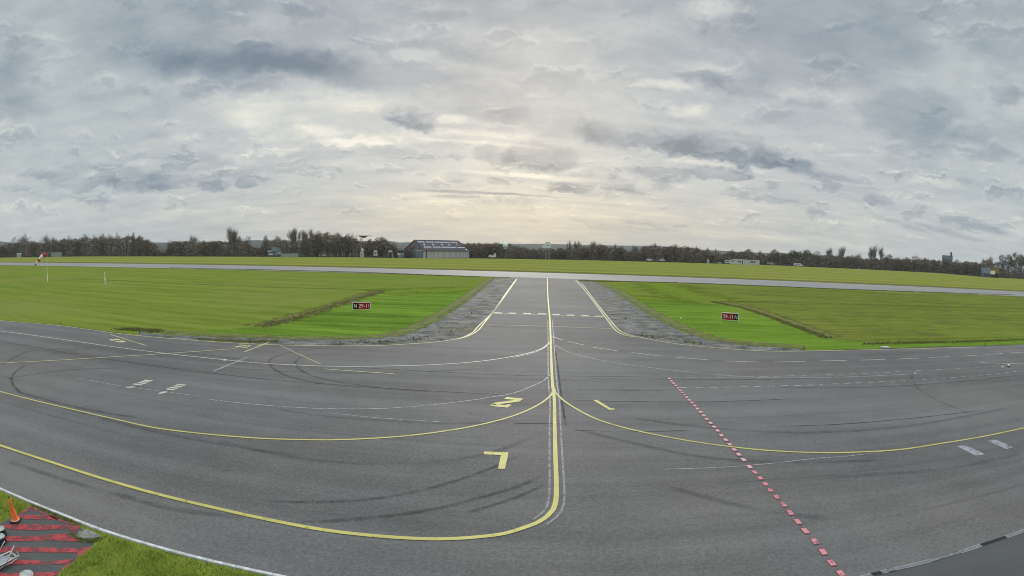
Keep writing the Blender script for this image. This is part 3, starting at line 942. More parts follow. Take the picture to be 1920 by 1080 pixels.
T1 = [([(480, 940), (580, 942.5), (655, 940), (730, 932.5), (830, 910), (880, 894), (930, 875), (985, 850)], .34), ([(540, 981), (600, 979.5), (655, 975), (730, 968.8), (830, 952.5), (905, 932.5), (960, 917), (1025, 890)], .36),
      ([(870, 965), (917, 950), (960, 937), (1025, 908)], .3), ([(0, 687), (25, 672), (50, 660), (100, 655.5), (150, 653)], .4), ([(75, 672), (100, 664), (137, 656.5), (190, 652)], .35),
      ([(70, 677), (50, 684), (28, 699), (21, 710), (25, 724), (37, 736), (75, 747), (125, 760), (200, 775), (300, 790)], .4), ([(640, 653.5), (567, 656.5), (530, 665), (507, 674), (504, 680), (510, 690), (530, 702), (570, 714), (640, 724)], .36),
      ([(600, 664), (562, 671), (553, 680), (560, 692), (585, 705), (630, 715.5), (705, 726.5), (760, 732), (850, 737)], .34), ([(0, 712), (60, 703), (130, 694), (240, 690)], .35)]
for q, w in T1:
    strip('tyre_mark', q, w, Z_ST + 0.001, M_TYRE, 10)
T2 = [([(0, 860), (75, 886), (160, 912), (260, 938)], .5), ([(215, 925), (275, 944), (325, 956), (400, 965.5), (480, 972)], .5), ([(480, 760), (600, 780), (760, 792), (860, 795), (980, 790)], .4), ([(1060, 800), (1180, 830), (1320, 858), (1500, 868), (1700, 862)], .5),
      ([(1240, 910), (1340, 938), (1430, 958), (1560, 975)], .6), ([(380, 820), (560, 860), (760, 870), (920, 850), (1010, 815)], .5), ([(100, 760), (250, 800), (420, 835), (600, 860)], .5),
      ([(1707, 700), (1712, 715), (1722, 730), (1760, 752), (1830, 780)], .4), ([(1100, 770), (1300, 800), (1500, 812), (1700, 800), (1919, 760)], .5),
      ([(940, 690), (800, 697), (640, 700), (480, 694), (330, 680)], .5), ([(1500, 900), (1650, 890), (1780, 880), (1919, 850)], .6), ]
for q, w in T2:
    strip('tyre_mark', q, w, Z_ST + 0.002, M_TYRE2, 16)
#@@PART2@@
# ------------------------------------------------------------------ materials for things
MW = simple('white_metal', (0.72, 0.72, 0.70), 0.45)
MWD = simple('dull_white', (0.50, 0.51, 0.50), 0.6)
MGREY = simple('grey_metal', (0.26, 0.28, 0.29), 0.5)
MDK = simple('dark_rubber', (0.022, 0.023, 0.025), 0.7)
MDKM = simple('dark_steel', (0.05, 0.05, 0.055), 0.6)
MBLK = simple('sign_black', (0.008, 0.008, 0.008), 0.85, 0.08)
MSRED = simple('sign_red', (0.27, 0.012, 0.020), 0.8, 0.08, var=0.08)
MSWH = simple('sign_white', (0.85, 0.85, 0.82), 0.4, var=0.05)
MSPK = simple('sign_lettering', (0.88, 0.78, 0.76), 0.4, var=0.05)
MFRM = simple('sign_frame_paint', (0.70, 0.71, 0.64), 0.5)
MOR = simple('orange_plastic', (0.72, 0.15, 0.022), 0.45, var=0.22, scale=6)
MCREAM = simple('cream_sheet', (0.62, 0.58, 0.40), 0.6)
MYELB = simple('yellow_timber', (0.30, 0.22, 0.05), 0.7)
MBRN = simple('brown_timber', (0.085, 0.065, 0.045), 0.8)
MSLATE = simple('slate_blue_sheet', (0.105, 0.135, 0.165), 0.6)
MGLASS = simple('dark_glass', (0.02, 0.025, 0.03), 0.15, 0.6)
MCONCR = simple('weathered_concrete', (0.205, 0.205, 0.175), 0.9, var=0.5, scale=2.5)
MKERB = simple('kerb_stone', (0.54, 0.54, 0.525), 0.75, var=0.25, scale=5)
MLID = simple('lid_grey', (0.40, 0.42, 0.39), 0.6, var=0.3, scale=9)
MBLUE = simple('blue_lens', (0.04, 0.12, 0.30), 0.2)
MAMB = simple('yellow_lens', (0.75, 0.70, 0.40), 0.3)
MSR = simple('windsock_red', (0.50, 0.045, 0.07), 0.8)
MSW = simple('windsock_white', (0.78, 0.76, 0.74), 0.8)
MPALEG = simple('pale_green_shell', (0.66, 0.82, 0.72), 0.5)
MSTONE = simple('church_stone', (0.13, 0.13, 0.125), 0.9, var=0.25, scale=0.4)
MSLR = simple('church_slate', (0.085, 0.09, 0.095), 0.7)
MHED = simple('grey_green_panel', (0.30, 0.34, 0.33), 0.7)


def corrugated(name, c, pitch=0.9, var=0.3):
    m, g, out = new_mat(name)
    oc = g.node('ShaderNodeTexCoord').outputs['Object']
    x, y, z = g.sep(oc)[:3]
    s = g.math('SINE', g.math('MULTIPLY', g.math('ADD', x, y), 2 * PI / pitch))
    n = g.noise(g.vmath('MULTIPLY', oc, (1.2, 1.2, 0.12)), 0.8, 5, 0.65)
    v = g.math('ADD', g.math('MULTIPLY', s, 0.12), n)
    col = g.mix(g.mapr(v, 0.25, 0.75), tuple(q * (1 - var) for q in c) + (1,), tuple(q * (1 + var) for q in c) + (1,))
    bsdf(g, out, col, 0.65, 0.3)
    return m


MCW = corrugated('grey_corrugated', (0.45, 0.44, 0.42), 1.6, 0.28)
MCG = corrugated('rusty_corrugated', (0.20, 0.170, 0.150), 1.3, 0.4)
MCD = corrugated('beige_door_sheet', (0.26, 0.235, 0.215), 1.1, 0.3)
MCB = corrugated('blue_door_sheet', (0.18, 0.225, 0.255), 2.2, 0.2)
MROOF = corrugated('dark_roof_sheet', (0.060, 0.050, 0.060), 2.4, 0.3)


def interp(tab, x):
    if x <= tab[0][0]:
        return tab[0][1]
    for (a, b), (c, d) in zip(tab, tab[1:]):
        if x <= c:
            return b + (d - b) * (x - a) / (c - a)
    return tab[-1][1]


BASE = [(-60, 485), (0, 483), (160, 480.8), (320, 481), (480, 481.5), (640, 482.5), (758, 484), (880, 484.6), (960, 485.2), (1100, 488), (1280, 492.5), (1440, 497), (1600, 504), (1760, 512), (1840, 519), (1919, 523), (1990, 527)]


def D0(px):
    return hdist(G(px, interp(BASE, px)))


def stand(px, dist):
    """foot on the ground in that direction"""
    q = P(px, interp(BASE, px), dist)
    return Vector((q.x, q.y, 0))


def ztop(px, py, dist):
    return P(px, py, dist).z


def face_yaw(v):
    """turn so that local -y looks back at the apron"""
    return math.atan2(v.y, v.x) - PI / 2


# ------------------------------------------------------------------ trees
def foliage(name, lo, hi, vscale=0.35):
    m, g, out = new_mat(name)
    oi = g.node('ShaderNodeObjectInfo')
    pos = g.node('ShaderNodeNewGeometry').outputs['Position']
    at = g.node('ShaderNodeAttribute', attribute_name='tone')
    n = g.noise(pos, vscale, 4, 0.6)
    v = g.math('ADD', g.math('MULTIPLY', at.outputs['Fac'], 0.6), g.math('MULTIPLY', g.math('SUBTRACT', n, 0.5), 0.9))
    v = g.math('ADD', v, g.math('MULTIPLY', oi.outputs['Random'], 0.35))
    bsdf(g, out, g.mix(g.mapr(v, 0.0, 1.0, smooth=False), lo + (1,), hi + (1,)), 0.9, 0.1)
    return m


F_EVER = foliage('evergreen_foliage', (0.052, 0.065, 0.043), (0.122, 0.133, 0.080))
F_BUSH = foliage('brown_foliage', (0.134, 0.096, 0.057), (0.319, 0.231, 0.129))
F_RUS = foliage('russet_foliage', (0.166, 0.090, 0.048), (0.341, 0.190, 0.093))
F_ORA = foliage('orange_foliage', (0.156, 0.078, 0.029), (0.312, 0.169, 0.058))
F_GRN = foliage('olive_foliage', (0.104, 0.107, 0.048), (0.250, 0.230, 0.099))
F_UND = foliage('undergrowth_foliage', (0.075, 0.066, 0.048), (0.270, 0.215, 0.145), 0.07)
M_BARK = simple('bark', (0.120, 0.105, 0.090), 0.9, var=0.3, scale=2)
M_TWIG = simple('twigs', (0.240, 0.205, 0.170), 0.9, var=0.3, scale=0.6)
M_PALEBARK = simple('pale_bark', (0.34, 0.33, 0.30), 0.9, var=0.3, scale=2)


def card(bm, c, s, rng, cl=None, tone=0.5, flat=False):
    a = rng.uniform(0, 2 * PI)
    t = rng.uniform(-1, 1)
    u = Vector((math.cos(a), math.sin(a), rng.uniform(-.5, .5))).normalized()
    v = u.cross(Vector((rng.gauss(0, 1), rng.gauss(0, 1), rng.gauss(0, 1)))).normalized()
    s2 = s * rng.uniform(.45, 1)
    k = [c + u * s * rng.uniform(.7, 1.1), c + v * s2 * rng.uniform(.7, 1.1), c - u * s * rng.uniform(.7, 1.1), c - v * s2 * rng.uniform(.7, 1.1)]
    f = bm.faces.new([bm.verts.new(p) for p in k])
    if cl is not None:
        for lp in f.loops:
            lp[cl] = (tone, tone, tone, 1)


def twigs(tw, p, q, d, L, n, rng, r=.009):
    for _ in range(n):
        dd = (d * rng.uniform(.3, 1) + Vector((rng.uniform(-1, 1), rng.uniform(-1, 1), rng.uniform(-.3, 1)))).normalized()
        a = p + (q - p) * rng.uniform(.1, 1)
        m_ = a + dd * L * rng.uniform(.35, .6)
        ftube(tw, a, m_, r, r * .7, 3)
        for _k in range(2):
            e = (dd + Vector((rng.uniform(-.8, .8), rng.uniform(-.8, .8), rng.uniform(-.2, .8)))).normalized()
            ftube(tw, m_, m_ + e * L * rng.uniform(.3, .6), r * .7, r * .35, 3)


def limbs(bm, tw, p, d, L, r, depth, rng, up, spread, kids, first=False):
    q = p
    seg = 2 if depth > 1 else 1
    nodes = [p]
    for i in range(seg):
        d = (d + Vector((rng.uniform(-.16, .16), rng.uniform(-.16, .16), up * .14))).normalized()
        e = q + d * L / seg
        ftube(bm, q, e, r * (1 - .3 * i / seg), r * (1 - .3 * (i + 1) / seg), 5 if r > .1 else 3)
        q = e
        nodes.append(q)
    if depth <= 1:
        twigs(tw, p, q, d, L * 1.0, 2 if depth else 3, rng)
    if depth == 0:
        return
    for i in range(kids):
        a = rng.uniform(0, 2 * PI) + i * 2.4
        sd = Vector((math.cos(a), math.sin(a), 0)) * spread
        dd = (d + sd * (rng.uniform(.6, 1.2) if i else .35) + Vector((0, 0, up * .2))).normalized()
        s0 = rng.uniform(.35, 1.0)
        st_ = nodes[0].lerp(nodes[1], s0 * 2) if s0 < .5 and seg == 2 else nodes[-2].lerp(nodes[-1], min(1, s0))
        limbs(bm, tw, st_ if i else q, dd, L * (1.75 if first else 1.0) * (rng.uniform(.62, .85) if i else .80), r * (rng.uniform(.42, .58) if i else .70), depth - 1, rng, up, spread, kids)


PROTO = {}


def to_mesh(name, bm, mat):
    me = bpy.data.meshes.new(name)
    bm.to_mesh(me)
    bm.free()
    me.materials.append(mat)
    return me


def norm(bms, H=10.0, q_=.97):
    """scale so the top is at 10 and the radius about 4"""
    zs = [v.co.z for b in bms for v in b.verts]
    rs = sorted(math.hypot(v.co.x, v.co.y) for b in bms for v in b.verts)
    k = H / max(zs)
    kr = 4.0 / max(rs[int(len(rs) * q_)], .1)
    for b in bms:
        for v in b.verts:
            v.co.x *= kr
            v.co.y *= kr
            v.co.z *= k


def proto_bare(seed, spread, up, trunk, kids=3, depth=4):
    rng = random.Random(seed)
    a, b = bmesh.new(), bmesh.new()
    limbs(a, b, Vector((0, 0, 0)), Vector((0, 0, 1)), trunk, .15, depth, rng, up, spread, kids, True)
    norm((a, b), q_=.86)
    return to_mesh('trunk', a, M_BARK), to_mesh('crown', b, M_TWIG)


def proto_leafy(seed, mat, clumps, per, cs, shape, trunk_h, ivy=0.0, r0=.22):
    """trunk with limbs, crown of leaf clumps: shape(h in 0..1) gives the crown radius"""
    rng = random.Random(seed)
    a, b = bmesh.new(), bmesh.new()
    cl = b.loops.layers.float_color.new('tone')
    top = Vector((rng.uniform(-.3, .3), rng.uniform(-.3, .3), 9.2))
    ftube(a, Vector((0, 0, 0)), Vector((top.x * .5, top.y * .5, 5)), r0, r0 * .65, 6)
    ftube(a, Vector((top.x * .5, top.y * .5, 5)), top, r0 * .65, .04, 5)
    for i in range(clumps):
        h = rng.random() ** .85
        R = shape(h)
        an = rng.uniform(0, 2 * PI)
        rr = R * rng.uniform(.25, 1.0) ** .6
        z = trunk_h + (10 - trunk_h) * h * .97
        c = Vector((rr * math.cos(an), rr * math.sin(an), z))
        s0 = Vector((0, 0, max(.4, z - rr * .9 - .4)))
        ftube(a, s0, c, .07, .02, 4)
        tone = rng.random()
        cr = cs * rng.uniform(.6, 1.3) * (0.6 + 0.4 * min(1, R / 2.5))
        for _ in range(per):
            o = Vector((rng.gauss(0, .5), rng.gauss(0, .5), rng.gauss(0, .4))) * cr
            q = c + o
            if q.z > .05:
                card(b, q, cr * rng.uniform(.10, .24), rng, cl, min(1, max(0, tone + rng.uniform(-.25, .25))))
    norm((a, b))
    return to_mesh('trunk', a, M_BARK), to_mesh('crown', b, mat)


rnd = lambda h: 3.6 * math.sqrt(max(0.02, 1 - (2 * h - .95) ** 2))
conic = lambda h: 3.4 * (1 - h) ** .75 + .25
umb = lambda h: 3.4 * math.sqrt(max(.03, 1 - (1.9 * h - .95) ** 2))
PROTO['bare'] = [proto_bare(s, .75, .5, 1.3, kids=4) for s in (1, 2, 3)]
PROTO['tall'] = [proto_bare(s, .55, .7, 1.2, kids=4) for s in (4, 5)]
PROTO['ever'] = [proto_leafy(s, F_EVER, 60, 39, 1.25, rnd, .9) for s in (6, 7)]
PROTO['conifer'] = [proto_leafy(21, F_EVER, 60, 39, 1.15, conic, .9)]
PROTO['bushy'] = [proto_leafy(s, F_BUSH, 75, 36, 1.35, rnd, .8) for s in (8, 9, 10)]
PROTO['russet'] = [proto_leafy(s, F_RUS, 70, 28, 1.25, rnd, 1.0) for s in (11, 12)]
PROTO['orange'] = [proto_leafy(13, F_ORA, 70, 16, 1.25, rnd, .8)]
PROTO['olive'] = [proto_leafy(s, F_GRN, 70, 32, 1.35, rnd, .6) for s in (14, 15)]
PROTO['pine'] = [proto_leafy(s, F_EVER, 30, 39, 1.3, umb, 5.6, r0=.16) for s in (16, 17)]
PROTO['ivy'] = [proto_leafy(s, F_EVER, 34, 32, 1.1, rnd, 1.5) for s in (18, 19)]
PROTO['young'] = [proto_leafy(20, F_BUSH, 50, 12, 1.0, rnd, 3.2, r0=.2)]
GRP = 'trees of the far tree line'


def tree(px, top, hw, kind, label, dd=12.0, n=[0]):
    n[0] += 1
    D = D0(px) + dd
    foot = stand(px, D)
    h = ztop(px, top, D)
    w = hw / F * D / 4.0 * 1.04
    tk, cr = PROTO[kind][n[0] % len(PROTO[kind])]
    nm = {'bare': 'bare_tree', 'tall': 'bare_tree', 'ever': 'evergreen_tree', 'conifer': 'evergreen_tree', 'pine': 'pine_tree'}.get(kind, 'tree')
    t = root(nm, label, 'tree', foot, RND.uniform(0, 6.28), GRP)
    t.scale = (w, w, h / 10.0)
    link('trunk', tk, None, t)
    link('crown', cr, None, t)
    return t


TREES = [
    (8, 456, 14, 'ever', 'dark evergreen tree ending the far tree line, left of the white shed'),
    (27, 443, 12, 'ivy', 'ivy-clad tree between the end evergreen and the tallest bare tree over the white shed'),
    (44, 434, 12, 'bare', 'tall bare tree rising above the small white shed'),
    (64, 450, 10, 'bushy', 'low brown tree between the shed and the windsock'),
    (81, 436, 12, 'bare', 'airy bare tree directly behind the red and white windsock'),
    (97, 441, 7, 'tall', 'thin upright bare tree behind the left end of the pale container'),
    (106, 446, 8, 'ever', 'dark evergreen behind the right end of the pale container'),
    (120, 446, 10, 'ever', 'second dark evergreen right of the pale container'),
    (132, 438, 9, 'bare', 'bare tree poking up between dark evergreens and a brown tree, beyond the pale container'),
    (147, 447, 11, 'bushy', 'rounded brown tree before the tall bare clump beyond the container'),
    (165, 433, 11, 'bare', 'leftmost of the bare trees in the tall clump left of the hill gap'),
    (179, 436, 10, 'bare', 'second bare tree of the tall clump left of the hill gap'),
    (193, 436, 10, 'bushy', 'brown tree set among bare trees of the tall clump, its left half'),
    (206, 434, 10, 'bare', 'third bare tree of the tall clump left of the hill gap'),
    (222, 433, 11, 'bare', 'fourth bare tree of the tall clump, beside its dark pointed evergreen'),
    (237, 433, 10, 'bare', 'bare tree touching the pointed evergreen from its left'),
    (250, 433, 8, 'conifer', 'dark pointed evergreen standing out of the tall bare clump'),
    (262, 440, 11, 'bushy', 'brown tree right of the pointed evergreen, sloping down to the hill gap'),
    (276, 446, 11, 'bushy', 'low brown tree at the clump edge just before the hill gap'),
    (291, 456, 9, 'bushy', 'smallest brown tree bordering the hill gap on its left side'),
    (320, 449, 8, 'ever', 'dark evergreen on the right side of the first hill gap'),
    (338, 449, 8, 'conifer', 'dark evergreen with pointed top left of the round bare tree'),
    (363, 436, 14, 'bare', 'round bare tree standing alone above low evergreens'),
    (382, 450, 10, 'bushy', 'brown tree right below the round bare tree'),
    (402, 449, 11, 'bushy', 'brown tree left of the tallest bare tree'),
    (428, 421, 14, 'tall', 'tallest bare tree of the left half, fan shaped with visible limbs'),
    (442, 427, 9, 'tall', 'slim bare tree hugging the tallest bare tree'),
    (453, 434, 12, 'bare', 'bare tree with dark limbs right of the tallest one'),
    (466, 442, 9, 'ivy', 'ivy-covered tree at the left rim of the second hill gap'),
    (498, 439, 10, 'conifer', 'solitary dark conifer left of the grey-roofed house'),
    (520, 441, 13, 'russet', 'reddish bushy tree directly behind the grey-roofed house'),
    (545, 424, 11, 'tall', 'leftmost of four tall bare poplars right of the house'),
    (556, 423, 10, 'tall', 'second of the four tall bare poplars, the highest'),
    (567, 426, 10, 'tall', 'third of the four tall bare poplars'),
    (579, 425, 11, 'tall', 'last of the four tall bare poplars, next to the dense brown trees'),
    (573, 443, 12, 'olive', 'olive-green tree at the foot of the bare poplars'),
    (595, 431, 15, 'bushy', 'dense brown tree right of the bare poplars'),
    (613, 433, 15, 'bushy', 'second dense brown tree right of the poplars, over the white gateway'),
    (632, 435, 14, 'bushy', 'third dense brown tree, above the pale fence posts'),
    (653, 436, 17, 'bushy', 'broad dense brown tree left of the flat-topped mast'),
    (693, 447, 11, 'bushy', 'small brown tree close right of the flat-topped mast'),
    (714, 443, 19, 'bushy', 'broad domed brown tree between the mast and the hangar'),
    (737, 454, 10, 'russet', 'reddish shrubby tree behind the teal cabin'),
    (884, 455, 11, 'russet', 'reddish bare-topped tree at the right end of the hangar'),
    (898, 453, 10, 'russet', 'second reddish tree right of the hangar'),
    (912, 453, 10, 'bushy', 'brown tree between the hangar and the green radome'),
    (929, 453, 16, 'bushy', 'large brown tree over the white covered trailer'),
    (971, 459, 12, 'young', 'young round brown tree with bare stem right of the green radome'),
    (1015, 463, 9, 'young', 'dark narrow young tree left of the white domed cabin'),
    (1054, 467, 14, 'olive', 'low olive-brown bush right of the white domed cabin'),
    (1066, 448, 5, 'tall', 'leftmost thin bare poplar behind the reddish round trees'),
    (1076, 449, 5, 'tall', 'middle thin bare poplar behind the reddish round trees'),
    (1086, 449, 5, 'tall', 'rightmost thin bare poplar behind the reddish round trees'),
    (1094, 459, 15, 'russet', 'reddish round tree left of the broad bare tree'),
    (1107, 446, 14, 'bare', 'broad bare tree rising behind the reddish round trees'),
    (1124, 455, 15, 'russet', 'largest reddish round tree, right of the broad bare tree'),
    (1153, 456, 6, 'conifer', 'narrow dark evergreen spike right of the reddish trees'),
    (1164, 459, 7, 'bushy', 'brown bush beside the narrow evergreen spike'),
    (1192, 457, 11, 'bare', 'airy bare tree in the gap before the spreading dark oak'),
    (1208, 460, 10, 'bushy', 'dark brown tree left of the spreading oak'),
    (1228, 451, 14, 'bare', 'spreading dark oak with visible boughs above the two parked cars'),
    (1229, 455, 12, 'ivy', 'ivy-dark tree filling the spreading oak from behind'),
    (1248, 461, 10, 'bushy', 'brown tree between the oak and the russet clump'),
    (1264, 456, 11, 'bushy', 'first brown tree of the clump right of the oak'),
    (1287, 460, 14, 'russet', 'reddish tree ending the clump right of the oak'),
    (1303, 458, 8, 'bare', 'bare tree sticking up from the reddish tree'),
    (1324, 462, 6, 'tall', 'thin bare tree over the orange-brown bush'),
    (1331, 471, 12, 'orange', 'orange-brown bush left of the white caravan'),
    (1343, 465, 6, 'tall', 'thin bare tree right of the orange-brown bush'),
    (1371, 467, 9, 'bushy', 'brown tree behind the left end of the white cabin block'),
    (1390, 470, 9, 'olive', 'olive tree behind the middle of the white cabin block'),
    (1403, 466, 10, 'ever', 'dark tree behind the right end of the white cabin block'),
    (1428, 465, 8, 'bare', 'bare tree left of the parked aircraft'),
    (1452, 466, 11, 'bushy', 'brown tree right above the parked aircraft'),
    (1471, 475, 9, 'bushy', 'low brown tree between aircraft and camper van'),
    (1486, 467, 9, 'pine', 'first dark ragged pine above the camper van'),
    (1497, 470, 8, 'pine', 'second dark ragged pine above the camper van'),
    (1512, 466, 10, 'pine', 'tallest dark ragged pine right of the camper van'),
    (1532, 470, 11, 'ivy', 'dark tree closing the pine group on its right'),
    (1558, 461, 9, 'tall', 'left one of the two fan-shaped bare trees'),
    (1581, 459, 11, 'tall', 'right one of the two fan-shaped bare trees'),
    (1598, 477, 9, 'bushy', 'low brown tree right of the fan-shaped pair'),
    (1611, 472, 10, 'bare', 'small round bare tree left of the tall bare trio'),
    (1633, 458, 8, 'tall', 'left tree of the tall bare trio on the right side'),
    (1641, 456, 8, 'tall', 'middle tree of the tall bare trio on the right side'),
    (1650, 458, 7, 'tall', 'right tree of the tall bare trio on the right side'),
    (1664, 476, 9, 'pine', 'flat-crowned dark pine beside the tall bare trio'),
    (1682, 481, 11, 'bushy', 'brown tree between flat-crowned pine and orange tree'),
    (1699, 481, 10, 'olive', 'olive tree just left of the orange tree'),
    (1716, 478, 12, 'orange', 'orange autumn tree left of the church'),
    (1733, 482, 10, 'olive', 'olive tree just right of the orange tree'),
    (1751, 486, 10, 'bushy', 'brown tree at the foot of the church, left side'),
    (1794, 485, 9, 'ever', 'dark rounded evergreen right of the church tower'),
    (1812, 488, 10, 'olive', 'olive tree between the evergreen and the blue-grey shed'),
    (1829, 490, 10, 'bushy', 'brown tree left of the blue-grey shed'),
    (1842, 482, 5, 'conifer', 'left pointed conifer behind the blue-grey shed'),
    (1850, 484, 5, 'conifer', 'right pointed conifer behind the blue-grey shed'),
    (1860, 475, 8, 'bare', 'round bare tree above the yellow shed'),
    (1878, 476, 8, 'pine', 'first of the tall pines in the row at the right end'),
    (1890, 474, 8, 'pine', 'second of the tall pines in the right-end row'),
    (1900, 472, 8, 'pine', 'third and highest of the tall pines in the right-end row'),
    (1911, 473, 8, 'pine', 'fourth of the tall pines in the right-end row'),
    (1922, 475, 9, 'pine', 'last of the tall pines, cut by the picture edge'),
]
for t in TREES:
    k = t[3]
    dd = 34 if k in ('tall', 'bare') else 22
    if k == 'young':
        dd = -4
    if 'behind' in t[4] and k not in ('tall', 'bare'):
        dd = 30
    tree(*t, dd=dd)

# the massed scrub between the single trees
PROF = [(-60, 458), (0, 464), (20, 456), (50, 454), (90, 457), (100, 450), (150, 450), (160, 448), (250, 446), (270, 448), (290, 456), (300, 474), (312, 472), (322, 456), (340, 453), (370, 456), (400, 453), (430, 456), (450, 456), (466, 453), (475, 465), (488, 464), (495, 456), (510, 453),
        (525, 449), (545, 452), (570, 450), (585, 444), (600, 440), (650, 444), (668, 449), (680, 455), (700, 455), (715, 449), (735, 458), (744, 467), (757, 467), (770, 466), (880, 458), (930, 458), (955, 461), (985, 465), (1010, 468), (1040, 470), (1060, 466), (1090, 464), (1130, 463), (1150, 466), (1165, 465),
        (1175, 470), (1200, 472), (1205, 465), (1240, 465), (1265, 462), (1280, 464), (1300, 466), (1320, 473), (1345, 476), (1360, 475), (1375, 473), (1410, 475), (1430, 477), (1460, 476), (1480, 478), (1490, 475), (1530, 476), (1545, 479), (1580, 482), (1610, 484), (1650, 487), (1680, 486), (1700, 486),
        (1720, 486), (1740, 489), (1765, 491), (1785, 492), (1812, 492), (1840, 495), (1845, 491), (1870, 492), (1880, 490), (1920, 484), (1990, 486)]
rng = random.Random(99)
bm = bmesh.new()
cl = bm.loops.layers.float_color.new('tone')
tone_tab = [rng.random() for _ in range(700)]
for i in range(110000):
    px = rng.uniform(-50, 1980)
    d = D0(px) + 14 + rng.random() ** 1.5 * 34
    top = interp(PROF, px) - 0.5 + rng.gauss(0, .6) - 3.4 * abs(math.sin(px * .17 + math.sin(px * .043) * 2.4)) + 2.4 + 1.6 * math.sin(px * .071)
    h = ztop(px, top, d)
    if h < .6:
        continue
    z = h * (rng.random() ** .85)
    q = stand(px, d)
    q.z = max(.1, z)
    tn = tone_tab[int((px + 60) / 5.3 + 1.2 * math.sin(z)) % 700] * .75 + rng.random() * .25
    card(bm, q, rng.uniform(.25, .80) * (d / 420), rng, cl, tn)
struct(mesh('undergrowth', bm, F_UND), 'stuff')
# leaf litter under the trees
bm = bmesh.new()
ra, rb = [], []
for px in range(-60, 1991, 10):
    a, b = stand(px, D0(px) + 3), stand(px, D0(px) + 1500)
    ra.append(bm.verts.new((a.x, a.y, Z_RUN)))
    rb.append(bm.verts.new((b.x, b.y, Z_RUN)))
for i in range(len(ra) - 1):
    bm.faces.new((ra[i], ra[i + 1], rb[i + 1], rb[i]))
struct(mesh('woodland_ground', bm, simple('leaf_litter', (0.070, 0.062, 0.040), .95, 0.0, var=.4, scale=.3)))
# low dark hedge along the field's far end
bm = bmesh.new()
cl = bm.loops.layers.float_color.new('tone')
for i in range(24000):
    px = rng.uniform(-50, 1980)
    if 752 < px < 884:
        continue
    d = D0(px) + 5 + rng.random() * 3
    q = stand(px, d)
    hh = (1.1 + .5 * math.sin(px * .05) + .4 * math.sin(px * .23)) * (.55 if 900 < px < 1180 else 1.0)
    q.z = max(.08, rng.random() * hh)
    card(bm, q, rng.uniform(.15, .42) * (d / 420), rng, cl, rng.random())
struct(mesh('hedgerow_undergrowth', bm, F_EVER), 'stuff')

# ------------------------------------------------------------------ hills
HIL = [(-120, 456), (-40, 453), (0, 452), (8, 453.5), (40, 457), (150, 456), (300, 454.5), (330, 455.5), (420, 454), (470, 450.5), (486, 450), (500, 452), (600, 452.5), (735, 452), (748, 455), (765, 453.8), (820, 457), (900, 456.5), (985, 457.5), (1000, 457), (1060, 458), (1100, 459), (1170, 460.5), (1240, 461.5), (1320, 468), (1400, 473), (1480, 475),
       (1560, 481), (1700, 491), (1800, 498), (1919, 507), (2000, 513)]
m, g, out = new_mat('hill_fields')
pos = g.node('ShaderNodeNewGeometry').outputs['Position']
vo = g.node('ShaderNodeTexVoronoi')
g._in(vo.inputs['Vector'], pos)
vo.inputs['Scale'].default_value = 0.006
wood = g.mapr(g.noise(pos, 0.004, 5, 0.6), 0.42, 0.5)
col = g.mix(0.35, (0.085, 0.100, 0.045, 1), vo.outputs['Color'], 'MULTIPLY')
bsdf(g, out, g.mix(wood, col, (0.035, 0.042, 0.030, 1)), 0.95, 0.05)
bm = bmesh.new()
rows = []
for px in range(-120, 2001, 6):
    R = 4200
    y = interp(HIL, px)
    crest = P(px, y, R)
    dirn = Vector((crest.x, crest.y, 0)).normalized()
    hz = max(crest.z, 6)
    ru = []
    for rr_, kk in ((1500, -.02), (2300, .16), (3100, .52), (3700, .82), (4200, 1.0), (5200, .7)):
        wob = 1 + .10 * math.sin(px * .021 + rr_ * .01) * (1 - abs(kk - .5))
        ru.append(bm.verts.new((dirn.x * rr_, dirn.y * rr_, hz * kk * (wob if kk < 1 else 1))))
    rows.append(ru)
for a, b in zip(rows, rows[1:]):
    for i in range(5):
        bm.faces.new((a[i], b[i], b[i + 1], a[i + 1]))
struct(mesh('hills', bm, m, smooth=True))


# ------------------------------------------------------------------ rough grass along the ditches and the bank
def tufts(name, lines, n, hmin, hmax, width, mat, blades=6, bw=.012, seed=3):
    rng = random.Random(seed)
    bm = bmesh.new()
    cl = bm.loops.layers.float_color.new('tone')
    for ln in lines:
        q = [G(p.x, p.y) for p in smooth_px(ln, 6)]
        for _ in range(n):
            i = rng.randrange(len(q) - 1)
            c = q[i].lerp(q[i + 1], rng.random())
            c = c + Vector((rng.gauss(0, width), rng.gauss(0, width), 0))
            t = rng.random()
            for _ in range(blades):
                a = rng.uniform(0, 2 * PI)
                h = rng.uniform(hmin, hmax)
                ln_ = Vector((math.cos(a), math.sin(a), 0)) * h * rng.uniform(.2, .8)
                s = Vector((-math.sin(a), math.cos(a), 0)) * bw * rng.uniform(.6, 1.5)
                b0 = c + Vector((rng.gauss(0, .05), rng.gauss(0, .05), 0))
                f = bm.faces.new([bm.verts.new(b0 - s), bm.verts.new(b0 + s), bm.verts.new(b0 + ln_ + Vector((0, 0, h)))])
                for lp in f.loops:
                    lp[cl] = (t, t, t, 1)
    return struct(mesh(name, bm, mat), 'stuff')


